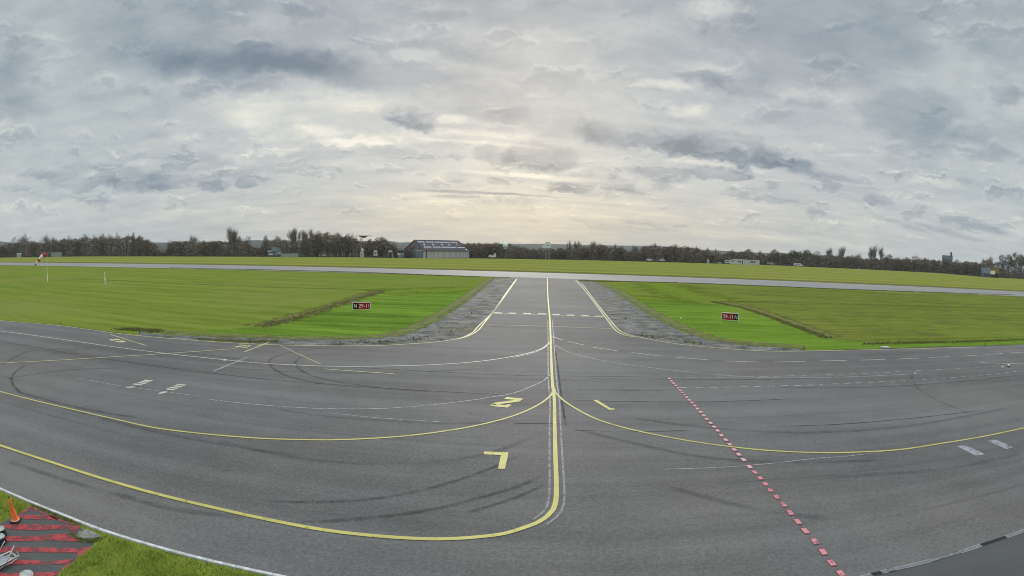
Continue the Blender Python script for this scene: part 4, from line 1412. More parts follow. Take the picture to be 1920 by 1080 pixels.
F_TUFT = foliage('rough_grass_blades', (0.120, 0.132, 0.036), (0.330, 0.320, 0.125), 0.5)
F_LAWN = foliage('bank_grass_blades', (0.165, 0.245, 0.030), (0.440, 0.500, 0.090), 0.9)
tufts('ditch_grass', [[(490, 612), (545, 599), (604, 581), (660, 563), (700, 551), (718, 545)]], 900, .05, .20, .60, F_TUFT, bw=.05)
tufts('ditch_grass', [[(1335, 565.5), (1400, 580), (1470, 604), (1550, 634)]], 800, .05, .18, .45, F_TUFT, bw=.05)
tufts('ditch_grass', [[(0, 519.5), (150, 524), (320, 531), (480, 538), (640, 542), (718, 545)]], 700, .04, .13, .30, F_TUFT, bw=.05)
tufts('ditch_grass', [[(1335, 565.5), (1440, 566), (1600, 571), (1780, 576), (1919, 580)]], 500, .04, .14, .5, F_TUFT, bw=.05)
tufts('ditch_grass', [[(1620, 645), (1760, 642), (1840, 640), (1919, 637)]], 700, .1, .3, .25, F_TUFT, bw=.03)
tufts('weeds', [[(225, 618), (250, 618), (275, 620), (300, 622)]], 350, .1, .3, .4, F_TUFT, bw=.03)
tufts('weeds', [[(375, 636.5), (420, 639), (470, 641), (520, 640)]], 500, .05, .16, .3, F_TUFT, bw=.03)
tufts('weeds', [[(640, 645.5), (720, 641), (780, 637), (840, 622)], [(1190, 628), (1260, 637), (1320, 645.5)]], 110, .05, .16, .35, F_TUFT, bw=.03)
tufts('runway_edge_weeds', [[(320, 502.4), (640, 510), (900, 519.5)], [(1085, 527), (1280, 531), (1600, 543.4), (1900, 553.5)]], 1500, .08, .30, .25, F_TUFT, bw=.10)

# bank of grass behind the kerb
rng = random.Random(5)
bm = bmesh.new()
cl = bm.loops.layers.float_color.new('tone')
zones = [[(178, 1024), (196, 1004), (300, 1037), (400, 1062), (480, 1080), (560, 1112), (100, 1112), (107, 1082), (150, 1046)], [(-40, 908), (0, 925), (36, 941), (46, 948), (37, 962), (0, 978), (-60, 980)]]


def inside(p, poly):
    r = False
    for (x1, y1), (x2, y2) in zip(poly, poly[1:] + poly[:1]):
        if (y1 > p[1]) != (y2 > p[1]) and p[0] < (x2 - x1) * (p[1] - y1) / (y2 - y1) + x1:
            r = not r
    return r


from mathutils import noise as mnoise
cnt = 0
while cnt < 17000:
    zi = 0 if rng.random() < .8 else 1
    zp_ = zones[zi]
    px = rng.uniform(min(p[0] for p in zp_), max(p[0] for p in zp_))
    py = rng.uniform(min(p[1] for p in zp_), max(p[1] for p in zp_))
    if not inside((px, py), zp_):
        continue
    cnt += 1
    c = G(px, py)
    t = mnoise.noise(c * 1.3) * .5 + .5
    t = min(1, max(0, t * 1.3 - .15 + rng.uniform(-.15, .15)))
    dens = mnoise.noise(c * .9 + Vector((7, 3, 0)))
    if dens < -.25 and rng.random() < .8:
        continue
    for _ in range(3):
        a = rng.uniform(0, 2 * PI)
        h = rng.uniform(.04, .12)
        l = Vector((math.cos(a), math.sin(a), 0)) * h * rng.uniform(.3, 1.1)
        s = Vector((-math.sin(a), math.cos(a), 0)) * .012
        b0 = c + Vector((rng.gauss(0, .03), rng.gauss(0, .03), 0))
        f = bm.faces.new([bm.verts.new(b0 - s), bm.verts.new(b0 + s), bm.verts.new(b0 + l + Vector((0, 0, h)))])
        for lp in f.loops:
            lp[cl] = (t, t, t, 1)
struct(mesh('bank_grass', bm, F_LAWN), 'stuff')

# ------------------------------------------------------------------ near left corner: kerb, pad, slab, cone, drums, frame
bm = bmesh.new()
kp = [k_start] + [G(*p) for p in smooth_px([(p[0], p[1]) for p in KERB], 30) for p in [(p.x, p.y)]] + [k_end]
acc_l = 0
for a, b in zip(kp, kp[1:]):
    L = (b - a).length
    n = max(1, round(L / 1.0))
    for i in range(n):
        p, q = a.lerp(b, i / n), a.lerp(b, (i + 1) / n)
        d = (q - p)
        box(bm, ((p.x + q.x) / 2, (p.y + q.y) / 2, .0), (d.length - .012, .125, .15), math.atan2(d.y, d.x))
bmesh.ops.bevel(bm, geom=[e for e in bm.edges], offset=.012, segments=1, affect='EDGES')
kerb = struct(mesh('kerb', bm, MKERB))
PAD = [(58, 949), (100, 967), (151, 988), (178, 1023), (150, 1046), (107, 1082), (60, 1130), (-90, 1130), (-90, 980), (0, 981), (37, 963)]
polys('hatched_pad', [PAD], Z_AP, M_PAD)


def zq(*pts):
    return [(x / 6, 900 + y / 6) for x, y in pts]


polys('red_hatching_marking', [zq((225, 372), (300, 330), (350, 292), (440, 340), (400, 345), (310, 345), (250, 385)), zq((175, 412), (240, 388), (580, 398), (670, 440), (610, 447), (180, 432)), zq((20, 508), (130, 490), (500, 500), (905, 512), (870, 555), (800, 600), (780, 555), (600, 552), (360, 566), (100, 553)),
                               zq((-300, 640), (70, 628), (400, 630), (740, 596), (800, 630), (910, 690), (760, 690), (600, 678), (90, 690), (-300, 700)), zq((-300, 760), (0, 752), (400, 755), (880, 765), (1062, 745), (925, 855), (860, 872), (880, 815), (300, 812), (-300, 815)),
                               zq((-300, 905), (190, 898), (660, 905), (870, 880), (800, 935), (500, 955), (190, 948), (-300, 955)), zq((-300, 1045), (620, 1032), (640, 1065), (560, 1090), (-300, 1110)), zq((440, 345), (670, 440), (820, 495), (790, 500), (640, 447), (430, 352)), zq((860, 872), (870, 890), (640, 1065), (612, 1042))], Z_GH, M_PADRED)
bm = bmesh.new()
sl_ = [G(x / 6, 900 + y / 6) for x, y in ((850, 620), (890, 585), (1000, 558), (1145, 640), (1000, 672), (880, 655))]
a = [bm.verts.new((p.x, p.y, .0)) for p in sl_]
b = [bm.verts.new((p.x, p.y, .035)) for p in sl_]
bm.faces.new(b)
for i in range(6):
    bm.faces.new((a[i], a[(i + 1) % 6], b[(i + 1) % 6], b[i]))
bmesh.ops.bevel(bm, geom=[e for e in bm.edges if e.verts[0].co.z > .02 and e.verts[1].co.z > .02], offset=.012, segments=1, affect='EDGES')
tag(mesh('concrete_slab', bm, MCONCR), 'broken grey concrete slab between the red hatched pad and the kerb', 'slab')
tufts('slab_weeds', [[(136, 1001), (150, 1012), (172, 1017), (186, 1012)], [(60, 947), (110, 968), (150, 985)]], 160, .03, .10, .06, F_TUFT, bw=.014)

# traffic cone
cf = G(30, 979)
cone = root('traffic_cone', 'tall faded orange traffic cone with black base on the red hatched pad', 'traffic cone', (cf.x, cf.y, Z_AP), .5)
bm = bmesh.new()
box(bm, (0, 0, .035), (.40, .40, .07))
bmesh.ops.bevel(bm, geom=[e for e in bm.edges], offset=.03, segments=2, affect='EDGES')
mesh('base', bm, MDK, cone)
bm = bmesh.new()
lathe(bm, [(.165, .068), (.165, .085), (.145, .10), (.055, .72), (.045, .90), (.03, .905)], 28)
mesh('body', bm, MOR, cone, True)
bm = bmesh.new()
lathe(bm, [(.047, .90), (.040, .97), (.02, .975)], 20)
mesh('tip', bm, simple('faded_tip', (0.20, 0.12, 0.09), .8), cone, True)
bm = bmesh.new()
lathe(bm, [(.172, .066), (.178, .075), (.178, .092), (.160, .098)], 28)
mesh('collar', bm, simple('collar_plastic', (0.75, 0.45, 0.28), .5), cone, True)


def drum(px, py, r, h, label, grp, off=(0, 0)):
    c = G(px, py, h)
    t = root('drum', label, 'drum', (c.x, c.y, Z_AP), RND.random(), grp)
    bm = bmesh.new()
    lathe(bm, [(r * 1.0, 0), (r * 1.10, .02), (r * 1.10, h * .38), (r * 1.0, h * .44), (r * 1.04, h * .5), (r * 1.04, h * .85), (r * .97, h * .9)], 28)
    mesh('body', bm, MDK, t, True)
    bm = bmesh.new()
    lathe(bm, [(r * 1.0, h * .88), (r * 1.02, h * .93), (r * .96, h * 1.0), (r * .80, h * .985), (r * .78, h * .97), (r * .2, h * .975), (.03, h * 1.0)], 28)
    mesh('lid', bm, MLID, t, True)
    return t


drum(-1, 991.5, .20, .26, 'squat black drum with grey lid nearest the orange cone', 'black drums on the hatched pad')
drum(-1, 1006, .20, .26, 'squat black drum with grey lid between the other drum and the white frame', 'black drums on the hatched pad')
drum(49, 1077, .225, .55, 'larger drum with a stained pale grey lid at the bottom edge, alone beside red stripes', 'black drums on the hatched pad')

# white tubular hand trolley
tr = root('tubular_trolley', 'white tubular frame trolley lying on the red hatched pad beside black drums', 'trolley', (G(14, 1050).x, G(14, 1050).y, Z_AP))


def wt(name, segs, mat, r=.016):
    bm = bmesh.new()
    o = tr.location
    for a, b in segs:
        tube(bm, G(a[0], a[1], a[2]) - o, G(b[0], b[1], b[2]) - o, r, r, 10)
    return mesh(name, bm, mat, tr, True)


wt('post', [((8.1, 1015.3, .75), (0, 1031, .35)), ((0, 1031, .35), (-8, 1046, .25))], MW)
wt('post', [((26.5, 1023.5, .8), (11.2, 1056.5, .22))], MW)
wt('frame', [((18.8, 1034, .30), (0, 1042, .30)), ((0, 1042, .30), (-20, 1052, .30)), ((35.6, 1041, .22), (0, 1060.6, .22)), ((0, 1060.6, .22), (-20, 1072, .22)), ((18.8, 1034, .30), (30.5, 1043.6, .24)), ((30.5, 1043.6, .24), (35.6, 1041, .22))], MW)
wt('frame', [((31.6, 1047.4, .08), (22.4, 1054.5, .08)), ((22.4, 1054.5, .08), (6, 1061.6, .08)), ((6, 1061.6, .08), (-14, 1076, .08)), ((35.6, 1041, .22), (31.6, 1047.4, .08))], MW)
wt('frame', [((31.6, 1034, .35), (35, 1039.5, .25)), ((21.9, 1037, .30), (30, 1041, .26)), ((10, 1044, .26), (21, 1039, .27))], MW, .011)
wt('cable', [((8.1, 1015.3, .75), (17, 1034, .3))], MGREY, .006)
bm = bmesh.new()
pp = [G(x, y, .24) - tr.location for x, y in ((-14, 1046), (4, 1041.5), (24, 1045), (6, 1056), (-14, 1064))]
a = [bm.verts.new(p) for p in pp]
b = [bm.verts.new(p - Vector((0, 0, .02))) for p in pp]
bm.faces.new(a)
bm.faces.new(list(reversed(b)))
for i in range(5):
    bm.faces.new((a[i], b[i], b[(i + 1) % 5], a[(i + 1) % 5]))
mesh('platform', bm, simple('mesh_platform', (0.30, 0.32, 0.35), .5, var=.4, scale=30), tr)
for q in ((-6, 1064), (-10, 1044)):
    bm = bmesh.new()
    c = G(q[0], q[1], .1) - tr.location
    tube(bm, c - Vector((.03, 0, 0)), c + Vector((.03, 0, 0)), .1, .1, 18)
    mesh('wheel', bm, MDK, tr)

# drainage channel
dp = [G(*p) for p in ((1600, 1090), (1634, 1079), (1740, 1054), (1827, 1027.5), (1919, 996), (2010, 962))]
dline = [dp[0]]
dr = root('drainage_channel', 'slotted steel drainage channel let into the asphalt beside the darker resurfaced area', 'drain', (dp[2].x, dp[2].y, 0))
sects = [(1634, 1079, 1652, 1074.5, 'd'), (1652, 1074.5, 1664, 1071.6, 'g'), (1664, 1071.6, 1678, 1068.4, 'p'), (1678, 1068.4, 1743, 1053, 'g'), (1743, 1053, 1766, 1046.5, 'p'), (1766, 1046.5, 1800, 1036.5, 'p'), (1800, 1036.5, 1839, 1023.5, 'g'), (1839, 1023.5, 1886, 1008.2, 'd'), (1886, 1008.2, 1925, 994, 'g'), (1925, 994, 1960, 981, 'g'), (1600, 1088, 1634, 1079, 'g')]
MGAL = simple('galvanised_steel', (0.40, 0.41, 0.42), .5, metal=0.0)
for x0, y0, x1, y1, kd in sects:
    a, b = G(x0, y0) - dr.location, G(x1, y1) - dr.location
    d = b - a
    L = d.length
    an = math.atan2(d.y, d.x)
    c = (a + b) / 2
    n = Vector((-d.y, d.x, 0)).normalized()
    bm = bmesh.new()
    if kd == 'p':
        box(bm, (c.x, c.y, Z_M1 - .01), (L, .14, .02), an)
        mesh('cover_plate', bm, simple('worn_plate', (0.17, 0.175, 0.18), .6, var=.35, scale=8), dr)
        continue
    for s in (-1, 1):
        q = c + n * s * .075
        box(bm, (q.x, q.y, Z_M1 - .01), (L, .018, .022), an)
    k = max(2, int(L / .055))
    for i in range(k):
        q = a + d * ((i + .5) / k)
        box(bm, (q.x, q.y, Z_M1 - .012), (.022, .14, .016), an)
    mesh('grating', bm, MGAL if kd == 'g' else MDKM, dr)
bm = bmesh.new()
uvl = bm.loops.layers.uv.new('uv')
ribbon(bm, [p - dr.location for p in dp], .17, Z_AP2 + .002, uvl)
mesh('channel', bm, MBLK, dr)

# ------------------------------------------------------------------ runway signs
def sign(px, pbase, wpx, hpx, items, label, turn=0.0):
    foot = G(px, pbase)
    D = foot.length
    D = math.sqrt(foot.x ** 2 + foot.y ** 2 + CAM_H ** 2)
    w, h = wpx / F * D, hpx / F * D
    gap = .16
    t = root('runway_sign', label, 'sign', foot, face_yaw(foot) + turn, 'runway holding point signs')
    bm = bmesh.new()
    box(bm, (0, 0, gap + h / 2), (w, .22, h))
    bmesh.ops.bevel(bm, geom=[e for e in bm.edges], offset=.025, segments=2, affect='EDGES')
    fr = mesh('frame', bm, MFRM, t)
    fw, fh = w * .935, h * .84
    x = -fw / 2
    for txt, frac, mat, lm in items:
        ww = fw * frac
        bm = bmesh.new()
        box(bm, (x + ww / 2, -.112, gap + h / 2), (ww, .012, fh))
        p = mesh('panel', bm, mat, t)
        me = text_mesh(txt, fh * .92)
        o = link('lettering', me, lm, p)
        xs = [v.co.x for v in me.vertices]
        ys = [v.co.y for v in me.vertices]
        ks = min(1.0, ww * .84 / (max(xs) - min(xs)))
        cx, cy = (max(xs) + min(xs)) / 2, (max(ys) + min(ys)) / 2
        ky = fh * .60 / (max(ys) - min(ys))
        ks = min(ks, ky * (.95 if len(txt) > 1 else .72))
        for v in me.vertices:
            v.co.x = (v.co.x - cx) * ks
            v.co.y = (v.co.y - cy) * ky
        o.rotation_euler = (PI / 2, 0, 0)
        o.location = (x + ww / 2, -.122, gap + h / 2)
        x += ww
    for s in (-.38, .38):
        bm = bmesh.new()
        tube(bm, (s * w, 0, 0), (s * w, 0, gap + .03), .04, .04, 10)
        lathe(bm, [(.10, 0), (.10, .02), (.05, .03)], 12, (s * w, 0, 0))
        mesh('leg', bm, MGREY, t)
    return t


sign(678, 582.5, 34.2, 14, (('N', .28, MBLK, MSWH), ('29-11', .72, MSRED, MSPK)), 'runway sign reading N 29-11, black panel on its left side, left of the taxiway')
sign(1368.5, 603, 32.4, 14, (('29-11', .73, MSRED, MSPK), ('N', .27, MBLK, MSWH)), 'runway sign reading 29-11 N, black panel on its right side, right of the taxiway', turn=-.10)

# ------------------------------------------------------------------ lights and small field equipment
def light_proto(name, lens, h, label, grp):
    t = root(name, label, 'light', (0, 0, 0), 0, grp)
    bm = bmesh.new()
    lathe(bm, [(.10, 0), (.10, .02), (.035, .03), (.035, h * .62)], 12)
    mesh('stake', bm, MDK, t)
    bm = bmesh.new()
    lathe(bm, [(.05, h * .62), (.07, h * .66), (.07, h * .74), (.055, h * .76)], 12)
    mesh('collar', bm, MDKM, t)
    bm = bmesh.new()
    lathe(bm, [(.055, h * .76), (.06, h * .85), (.045, h * .95), (.015, h)], 12)
    mesh('lamp', bm, lens, t, True)
    return t


def dup(src, loc, label, grp=None, rz=0.0):
    r = src.copy()
    C.objects.link(r)
    r.location = loc
    r.rotation_euler = (0, 0, rz)
    r['label'] = label
    for ch in src.children:
        c = ch.copy()
        C.objects.link(c)
        c.parent = r
        for g_ in ch.children:
            d = g_.copy()
            C.objects.link(d)
            d.parent = c
    return r


TL = [(113, 609.5, 'blue taxiway edge light in the turf at the left end of the apron edge'), (261.5, 625.5, 'blue taxiway edge light by the dark weeds above the number marking'), (469, 642.5, 'blue taxiway edge light beside the yellow line crossing the shoulder'),
      (637.5, 645, 'blue taxiway edge light on the shoulder below the left runway sign'), (775, 637.5, 'blue taxiway edge light where the left shoulder begins to widen'), (846, 623.5, 'blue taxiway edge light in the bend of the left shoulder'), (884, 589, 'blue taxiway edge light on the left shoulder beside the holding line'),
      (1172.5, 599, 'blue taxiway edge light on the right shoulder beside the holding line'), (1204, 627.5, 'blue taxiway edge light in the bend of the right shoulder'), (1314, 646.3, 'blue taxiway edge light on the narrow part of the right shoulder'), (1507.5, 656, 'blue taxiway edge light where the right shoulder meets the turf'), (1848, 652 - 4.5, 'blue taxiway edge light in the turf near the right end of the apron edge')]
lp = light_proto('taxiway_light', MBLUE, .34, '', 'taxiway edge lights')
for i, (x, y, lb) in enumerate(TL):
    if i == 0:
        lp.location = G(x, y)
        lp['label'] = lb
    else:
        dup(lp, G(x, y), lb)
RL = [(467, 505.2, 'leftmost runway edge light on the near side'), (566, 507.8, 'second runway edge light from the left on the near side'), (887, 518.6, 'runway edge light by the left taxiway corner'), (1177, 528.2, 'runway edge light just right of the taxiway mouth'), (1413, 536, 'runway edge light beyond the right sign'), (1538, 541, 'runway edge light farther right of the right sign'),
      (524, 498, 'runway edge light on the far side, left of the hangar'), (1205, 517.2, 'runway edge light on the far side, right of the taxiway'), (1740, 538, 'rightmost runway edge light on the far side')]
rp = light_proto('runway_light', MAMB, .42, '', 'runway edge lights')
for i, (x, y, lb) in enumerate(RL):
    if i == 0:
        rp.location = G(x, y)
        rp['label'] = lb
    else:
        dup(rp, G(x, y), lb)

# flush and low markers
def lowbox(name, px, py, sx, sy, sz, mat, label, cat):
    c = G(px, py)
    t = root(name, label, cat, c, APA)
    bm = bmesh.new()
    box(bm, (0, 0, sz / 2), (sx, sy, sz))
    bmesh.ops.bevel(bm, geom=[e for e in bm.edges], offset=min(sx, sy, sz) * .2, segments=2, affect='EDGES')
    mesh('slab', bm, mat, t)
    bm = bmesh.new()
    box(bm, (0, 0, sz + .012), (sx * .82, sy * .82, .03))
    mesh('cover', bm, mat, t)
    return t


lowbox('inspection_pit', 1660, 652.4, .95, .7, .12, MWD, 'white concrete inspection pit cover in the turf by the right apron edge', 'pit cover')
lowbox('marker_block', 1277, 597.6, .26, .26, .14, MW, 'tiny white marker block in the mown grass left of the right sign', 'marker')
lowbox('marker_block', 1716, 701.5, .16, .16, .09, MW, 'tiny white marker block on the dashed line at the right', 'marker')
lowbox('marker_block', 1879.5, 689, .2, .2, .08, MW, 'small white marker block next to the yellow beacon', 'marker')
lowbox('marker_block', 9, 623.5, .22, .22, .08, MWD, 'small pale marker block at the left end of the white guide line', 'marker')
lowbox('marker_block', 144, 641.5, .22, .22, .08, MWD, 'small pale marker block on the white guide line below the grass', 'marker')
lowbox('marker_block', 422, 676.5, .28, .22, .08, MW, 'small pale marker block on the white guide line beside the grey diagonal', 'marker')
lowbox('marker_block', 553, 686, .2, .2, .07, MWD, 'small pale marker block on the white guide line at its lowest bend', 'marker')
bl = root('apron_beacon', 'cream dome beacon with black collar on the right apron', 'beacon', G(1891, 688.3), 0)
bm = bmesh.new()
lathe(bm, [(.19, 0), (.19, .07), (.15, .10)], 18)
mesh('base', bm, MDK, bl, True)
bm = bmesh.new()
lathe(bm, [(.15, .10), (.15, .17), (.11, .25), (.04, .28)], 18)
mesh('lamp', bm, MAMB, bl, True)
st = root('marker_stand', 'small white upright stand with flat foot on the dashed line at the right', 'stand', G(1876, 663.6), face_yaw(G(1876, 663.6)))
bm = bmesh.new()
box(bm, (.12, 0, .03), (.36, .2, .06))
mesh('foot', bm, MWD, st)
bm = bmesh.new()
box(bm, (0, 0, .17), (.06, .06, .24))
mesh('post', bm, MW, st)
bm = bmesh.new()
box(bm, (.03, -.035, .25), (.12, .012, .10))
mesh('plate', bm, MGREY, st)

# equipment post
ep = root('equipment_post', 'white equipment post with grey box in the grass right of the windsock', 'post', G(197, 534.5), face_yaw(G(197, 534.5)))
De = G(197, 534.5).length
hp = 22 / F * De
bm = bmesh.new()
tube(bm, (0, 0, 0), (0, 0, hp), .11, .09, 12)
mesh('post', bm, MW, ep)
bm = bmesh.new()
box(bm, (.12, -.12, hp * .43), (.36, .22, .7))
bmesh.ops.bevel(bm, geom=[e for e in bm.edges], offset=.03, segments=1, affect='EDGES')
mesh('cabinet', bm, MSWH, ep)
for px_, lb in ((200.5, 'shorter white stub post close to the equipment post'), (207.5, 'white stub post farther right of the equipment post')):
    f = G(px_, 532.5)
    t = root('stub_post', lb, 'post', f, 0, 'white stub posts')
    bm = bmesh.new()
    lathe(bm, [(.09, 0), (.09, .34), (.05, .40)], 10)
    mesh('post', bm, MW, t)
    bm = bmesh.new()
    lathe(bm, [(.11, .40), (.12, .46), (.06, .52)], 10)
    mesh('cap', bm, MSWH, t)

# windsock
wf = G(89, 528.3)
Dw = hdist(wf)
ws = root('windsock', 'red and white striped windsock hanging from a slim white pole', 'windsock', wf, face_yaw(wf))
H = ztop(89.5, 473.5, Dw)
bm = bmesh.new()
tube(bm, (0, 0, 0), (0, 0, H * .31), .13, .11, 12)
mesh('sleeve', bm, MSWH, ws)
bm = bmesh.new()
tube(bm, (0, 0, H * .31), (0, 0, H * .9), .055, .045, 10)
tube(bm, (0, 0, H * .9), (0, 0, H + .1), .07, .06, 10)
mesh('pole', bm, MW, ws)
s = Dw / F
for z in (H - .1, H - .95):
    bm = bmesh.new()
    tube(bm, (0, 0, z), (-1.2 * s, 0, z), .03, .03, 6)
    mesh('bracket', bm, MDKM, ws)
pts = [(-1.5, 0.5), (-4.2, .0), (-7.5, -1.2), (-10.5, -3.6), (-13.8, -7.0), (-17.5, -10.6), (-20.5, -14.0), (-22.6, -16.6)]
rad = [4.3, 4.2, 3.9, 3.3, 2.7, 2.1, 1.5, 1.2]
zc = H - .60
rings = []
for (x, z), r in zip(pts, rad):
    rings.append((Vector((x * s, 0, zc + z * s)), r * s))
cuts = [0, 2, 3, 4, 5, 6, 7]
cols = [MSR, MSR, MSW, MSR, MSW, MSW, MDKM]
secs = [(0, 2, MSR), (2, 4, MSW), (4, 5, MSR), (5, 6, MSW), (6, 7, simple('windsock_tail', (0.13, 0.06, 0.06), .8))]
for a, b, mt in secs:
    bm = bmesh.new()
    vv = []
    for i in range(a, b + 1):
        c, r = rings[i]
        d = (rings[min(i + 1, 7)][0] - rings[max(i - 1, 0)][0]).normalized()
        nz = Vector((-d.z, 0, d.x))
        vv.append([bm.verts.new(c + (Vector((0, 1, 0)) * math.cos(2 * PI * k / 14) + nz * math.sin(2 * PI * k / 14)) * r) for k in range(14)])
    for p, q in zip(vv, vv[1:]):
        for k in range(14):
            bm.faces.new((p[k], p[(k + 1) % 14], q[(k + 1) % 14], q[k]))
    mesh('sock_band', bm, mt, ws, True)

# ------------------------------------------------------------------ hangar
Cn = G(796, 484.2)
Dc = hdist(Cn)
az0 = math.atan2(Cn.x, Cn.y)
vdir = Vector((math.sin(az0), math.cos(az0), 0))
rdir = Vector((math.cos(az0), -math.sin(az0), 0))
ang = math.radians(30)
ldir = rdir * math.cos(ang) + vdir * math.sin(ang)
gdir = -rdir * math.sin(ang) + vdir * math.cos(ang)


def solve(dirv, px):
    ta = math.tan(azel(px, 470)[0])
    # (Cx + t dx) = ta (Cy + t dy)
    return (ta * Cn.y - Cn.x) / (dirv.x - ta * dirv.y)


HL, HW = solve(ldir, 880), solve(gdir, 758.5)
hw_ = ztop(796, 469.3, Dc)
mid = Cn + gdir * HW / 2
hr = ztop(777.3, 450.2, hdist(mid))
print('hangar', HL, HW, hw_, hr, Dc)
hg = root('hangar', 'large grey corrugated hangar with dark roof full of white skylights', 'hangar', Cn, math.atan2(ldir.y, ldir.x))
bm = bmesh.new()
box(bm, (HL / 2, .15, hw_ / 2), (HL, .3, hw_))
box(bm, (HL / 2, HW - .15, hw_ / 2), (HL, .3, hw_))
mesh('side_wall', bm, MCW, hg)
for x0, x1 in ((0.0, .3), (HL - .3, HL)):
    bm = bmesh.new()
    a = [bm.verts.new((x0 - .01, y, z)) for y, z in ((.31, 0), (.31, hw_), (HW / 2, hr - .15), (HW - .31, hw_), (HW - .31, 0))]
    b = [bm.verts.new((x1, y, z)) for y, z in ((.31, 0), (.31, hw_), (HW / 2, hr - .15), (HW - .31, hw_), (HW - .31, 0))]
    bm.faces.new(a)
    bm.faces.new(list(reversed(b)))
    for i in range(5):
        bm.faces.new((a[i], b[i], b[(i + 1) % 5], a[(i + 1) % 5]))
    mesh('gable_wall', bm, MCG, hg)
bm = bmesh.new()
ov = .5
sl_h = hr - hw_
for s in (0, 1):
    y0, y1 = (-ov, HW / 2) if s == 0 else (HW + ov, HW / 2)
    z0 = hw_ - sl_h * ov / (HW / 2)
    q = [(-.4, y0, z0), (HL + .4, y0, z0), (HL + .4, y1, hr), (-.4, y1, hr)]
    a = [bm.verts.new(p) for p in q]
    b = [bm.verts.new((p[0], p[1], p[2] + .16)) for p in q]
    bm.faces.new(list(reversed(a)))
    bm.faces.new(b)
    for i in range(4):
        bm.faces.new((a[i], a[(i + 1) % 4], b[(i + 1) % 4], b[i]))
rf = mesh('roof', bm, MROOF, hg)
bm = bmesh.new()
box(bm, (HL / 2, HW / 2, hr + .2), (HL + .8, .5, .14))
mesh('ridge_cap', bm, MDKM, rf)
bm = bmesh.new()
box(bm, (HL / 2, -ov - .06, hw_ - .28), (HL + .8, .14, .22))
mesh('gutter', bm, MDKM, rf)
MSKY = simple('skylight_sheet', (0.78, 0.78, 0.80), .25, .6, var=.05)
rowsk = [(.80, (480, 545, 610, 710, 780, 850, 945, 1015, 1085, 1150, 1215, 1285, 1380, 1450, 1520), 195), (.535, (615, 850, 1090, 1290, 1520), 262), (.29, (620, 690, 755, 860, 930, 1000, 1095, 1160, 1235, 1300, 1370, 1435, 1535, 1600, 1668), 322), (.06, (1715,), 390)]
pr = math.atan2(sl_h, HW / 2)
for v, xs, yy in rowsk:
    le, re_ = 600 + (375 - 600) * v, 1790 + (1600 - 1790) * v
    for xx in xs:
        u = (xx - le) / (re_ - le)
        bm = bmesh.new()
        box(bm, (0, 0, 0), (1.2, 1.6, .05))
        o = mesh('skylight', bm, MSKY, rf)
        y = HW / 2 * v
        o.location = (u * HL, y, hw_ + sl_h * v + .16 + .045)
        o.rotation_euler = (pr, 0, 0)
# gable doors: left beige, right blue-grey, white band over them
bm = bmesh.new()
box(bm, (-.10, HW * .77, hw_ * .46), (.14, HW * .42, hw_ * .88))
mesh('door', bm, MCD, hg)
bm = bmesh.new()
box(bm, (-.10, HW * .33, hw_ * .45), (.16, HW * .42, hw_ * .88))
mesh('door', bm, MCB, hg)
bm = bmesh.new()
box(bm, (-.14, HW * .33, hw_ * .955), (.2, HW * .50, .42))
box(bm, (-.13, HW * .78, hw_ * .93), (.18, HW * .40, .3))
mesh('door_rail', bm, MWD, hg)
for c_, s_ in (((-.16, .6, hw_ * .40), (.2, .8, hw_ * .78)), ((-.12, HW * .60, hw_ * .36), (.2, .5, hw_ * .66))):
    bm = bmesh.new()
    box(bm, c_, s_)
    mesh('door_post', bm, MW, hg)
bm = bmesh.new()
box(bm, (1.4, -.035, hw_ * .48), (1.0, .05, hw_ * .9))
mesh('downpipe', bm, MDKM, hg)


# ------------------------------------------------------------------ other buildings and far objects
def fr(px0, px1, pyb, pyt, dd=0.0, base=None):
    """frame of a thing facing us: foot, width, height, yaw"""
    pm = (px0 + px1) / 2
    D = D0(pm) + dd
    if base is not None:
        D = hdist(G(pm, base)) + dd
    foot = stand(pm, D)
    w = (px1 - px0) / F * D * 1.0
    h = ztop(pm, pyt, D)
    zb = max(0, ztop(pm, pyb, D))
    return foot, w, h, zb, face_yaw(foot)


def bxp(name, parent, c, s, mat, rz=0, rx=0, ry=0):
    bm = bmesh.new()
    box(bm, c, s, rz, rx, ry)
    return mesh(name, bm, mat, parent)


def gabled(parent, w, d, hwall, hridge, mwall, mroof, ov=.3, along=True):
    """walls and a two-slope roof, ridge left-right"""
    bm = bmesh.new()
    n = 1
    a = [(-w / 2, y, z) for y, z in ((-d / 2, 0), (-d / 2, hwall), (0, hridge - .08), (d / 2, hwall), (d / 2, 0))]
    b = [(w / 2, y, z) for _, y, z in a]
    va = [bm.verts.new(p) for p in a]
    vb = [bm.verts.new(p) for p in b]
    bm.faces.new(va)
    bm.faces.new(list(reversed(vb)))
    for i in range(5):
        if i in (1, 2):
            continue
        bm.faces.new((va[i], vb[i], vb[(i + 1) % 5], va[(i + 1) % 5]))
    mesh('wall', bm, mwall, parent)
    bm = bmesh.new()
    sl = (hridge - hwall) / (d / 2)
    for s in (-1, 1):
        q = [(-w / 2 - ov, s * (d / 2 + ov), hwall - sl * ov), (w / 2 + ov, s * (d / 2 + ov), hwall - sl * ov), (w / 2 + ov, 0, hridge), (-w / 2 - ov, 0, hridge)]
        lo = [bm.verts.new(p) for p in q]
        hi = [bm.verts.new((p[0], p[1], p[2] + .15)) for p in q]
        bm.faces.new(lo)
        bm.faces.new(hi)
        for i in range(4):
            bm.faces.new((lo[i], lo[(i + 1) % 4], hi[(i + 1) % 4], hi[i]))
    return mesh('roof', bm, mroof, parent)


MSWH = simple('far_white_paint', (0.58, 0.58, 0.56), 0.5)
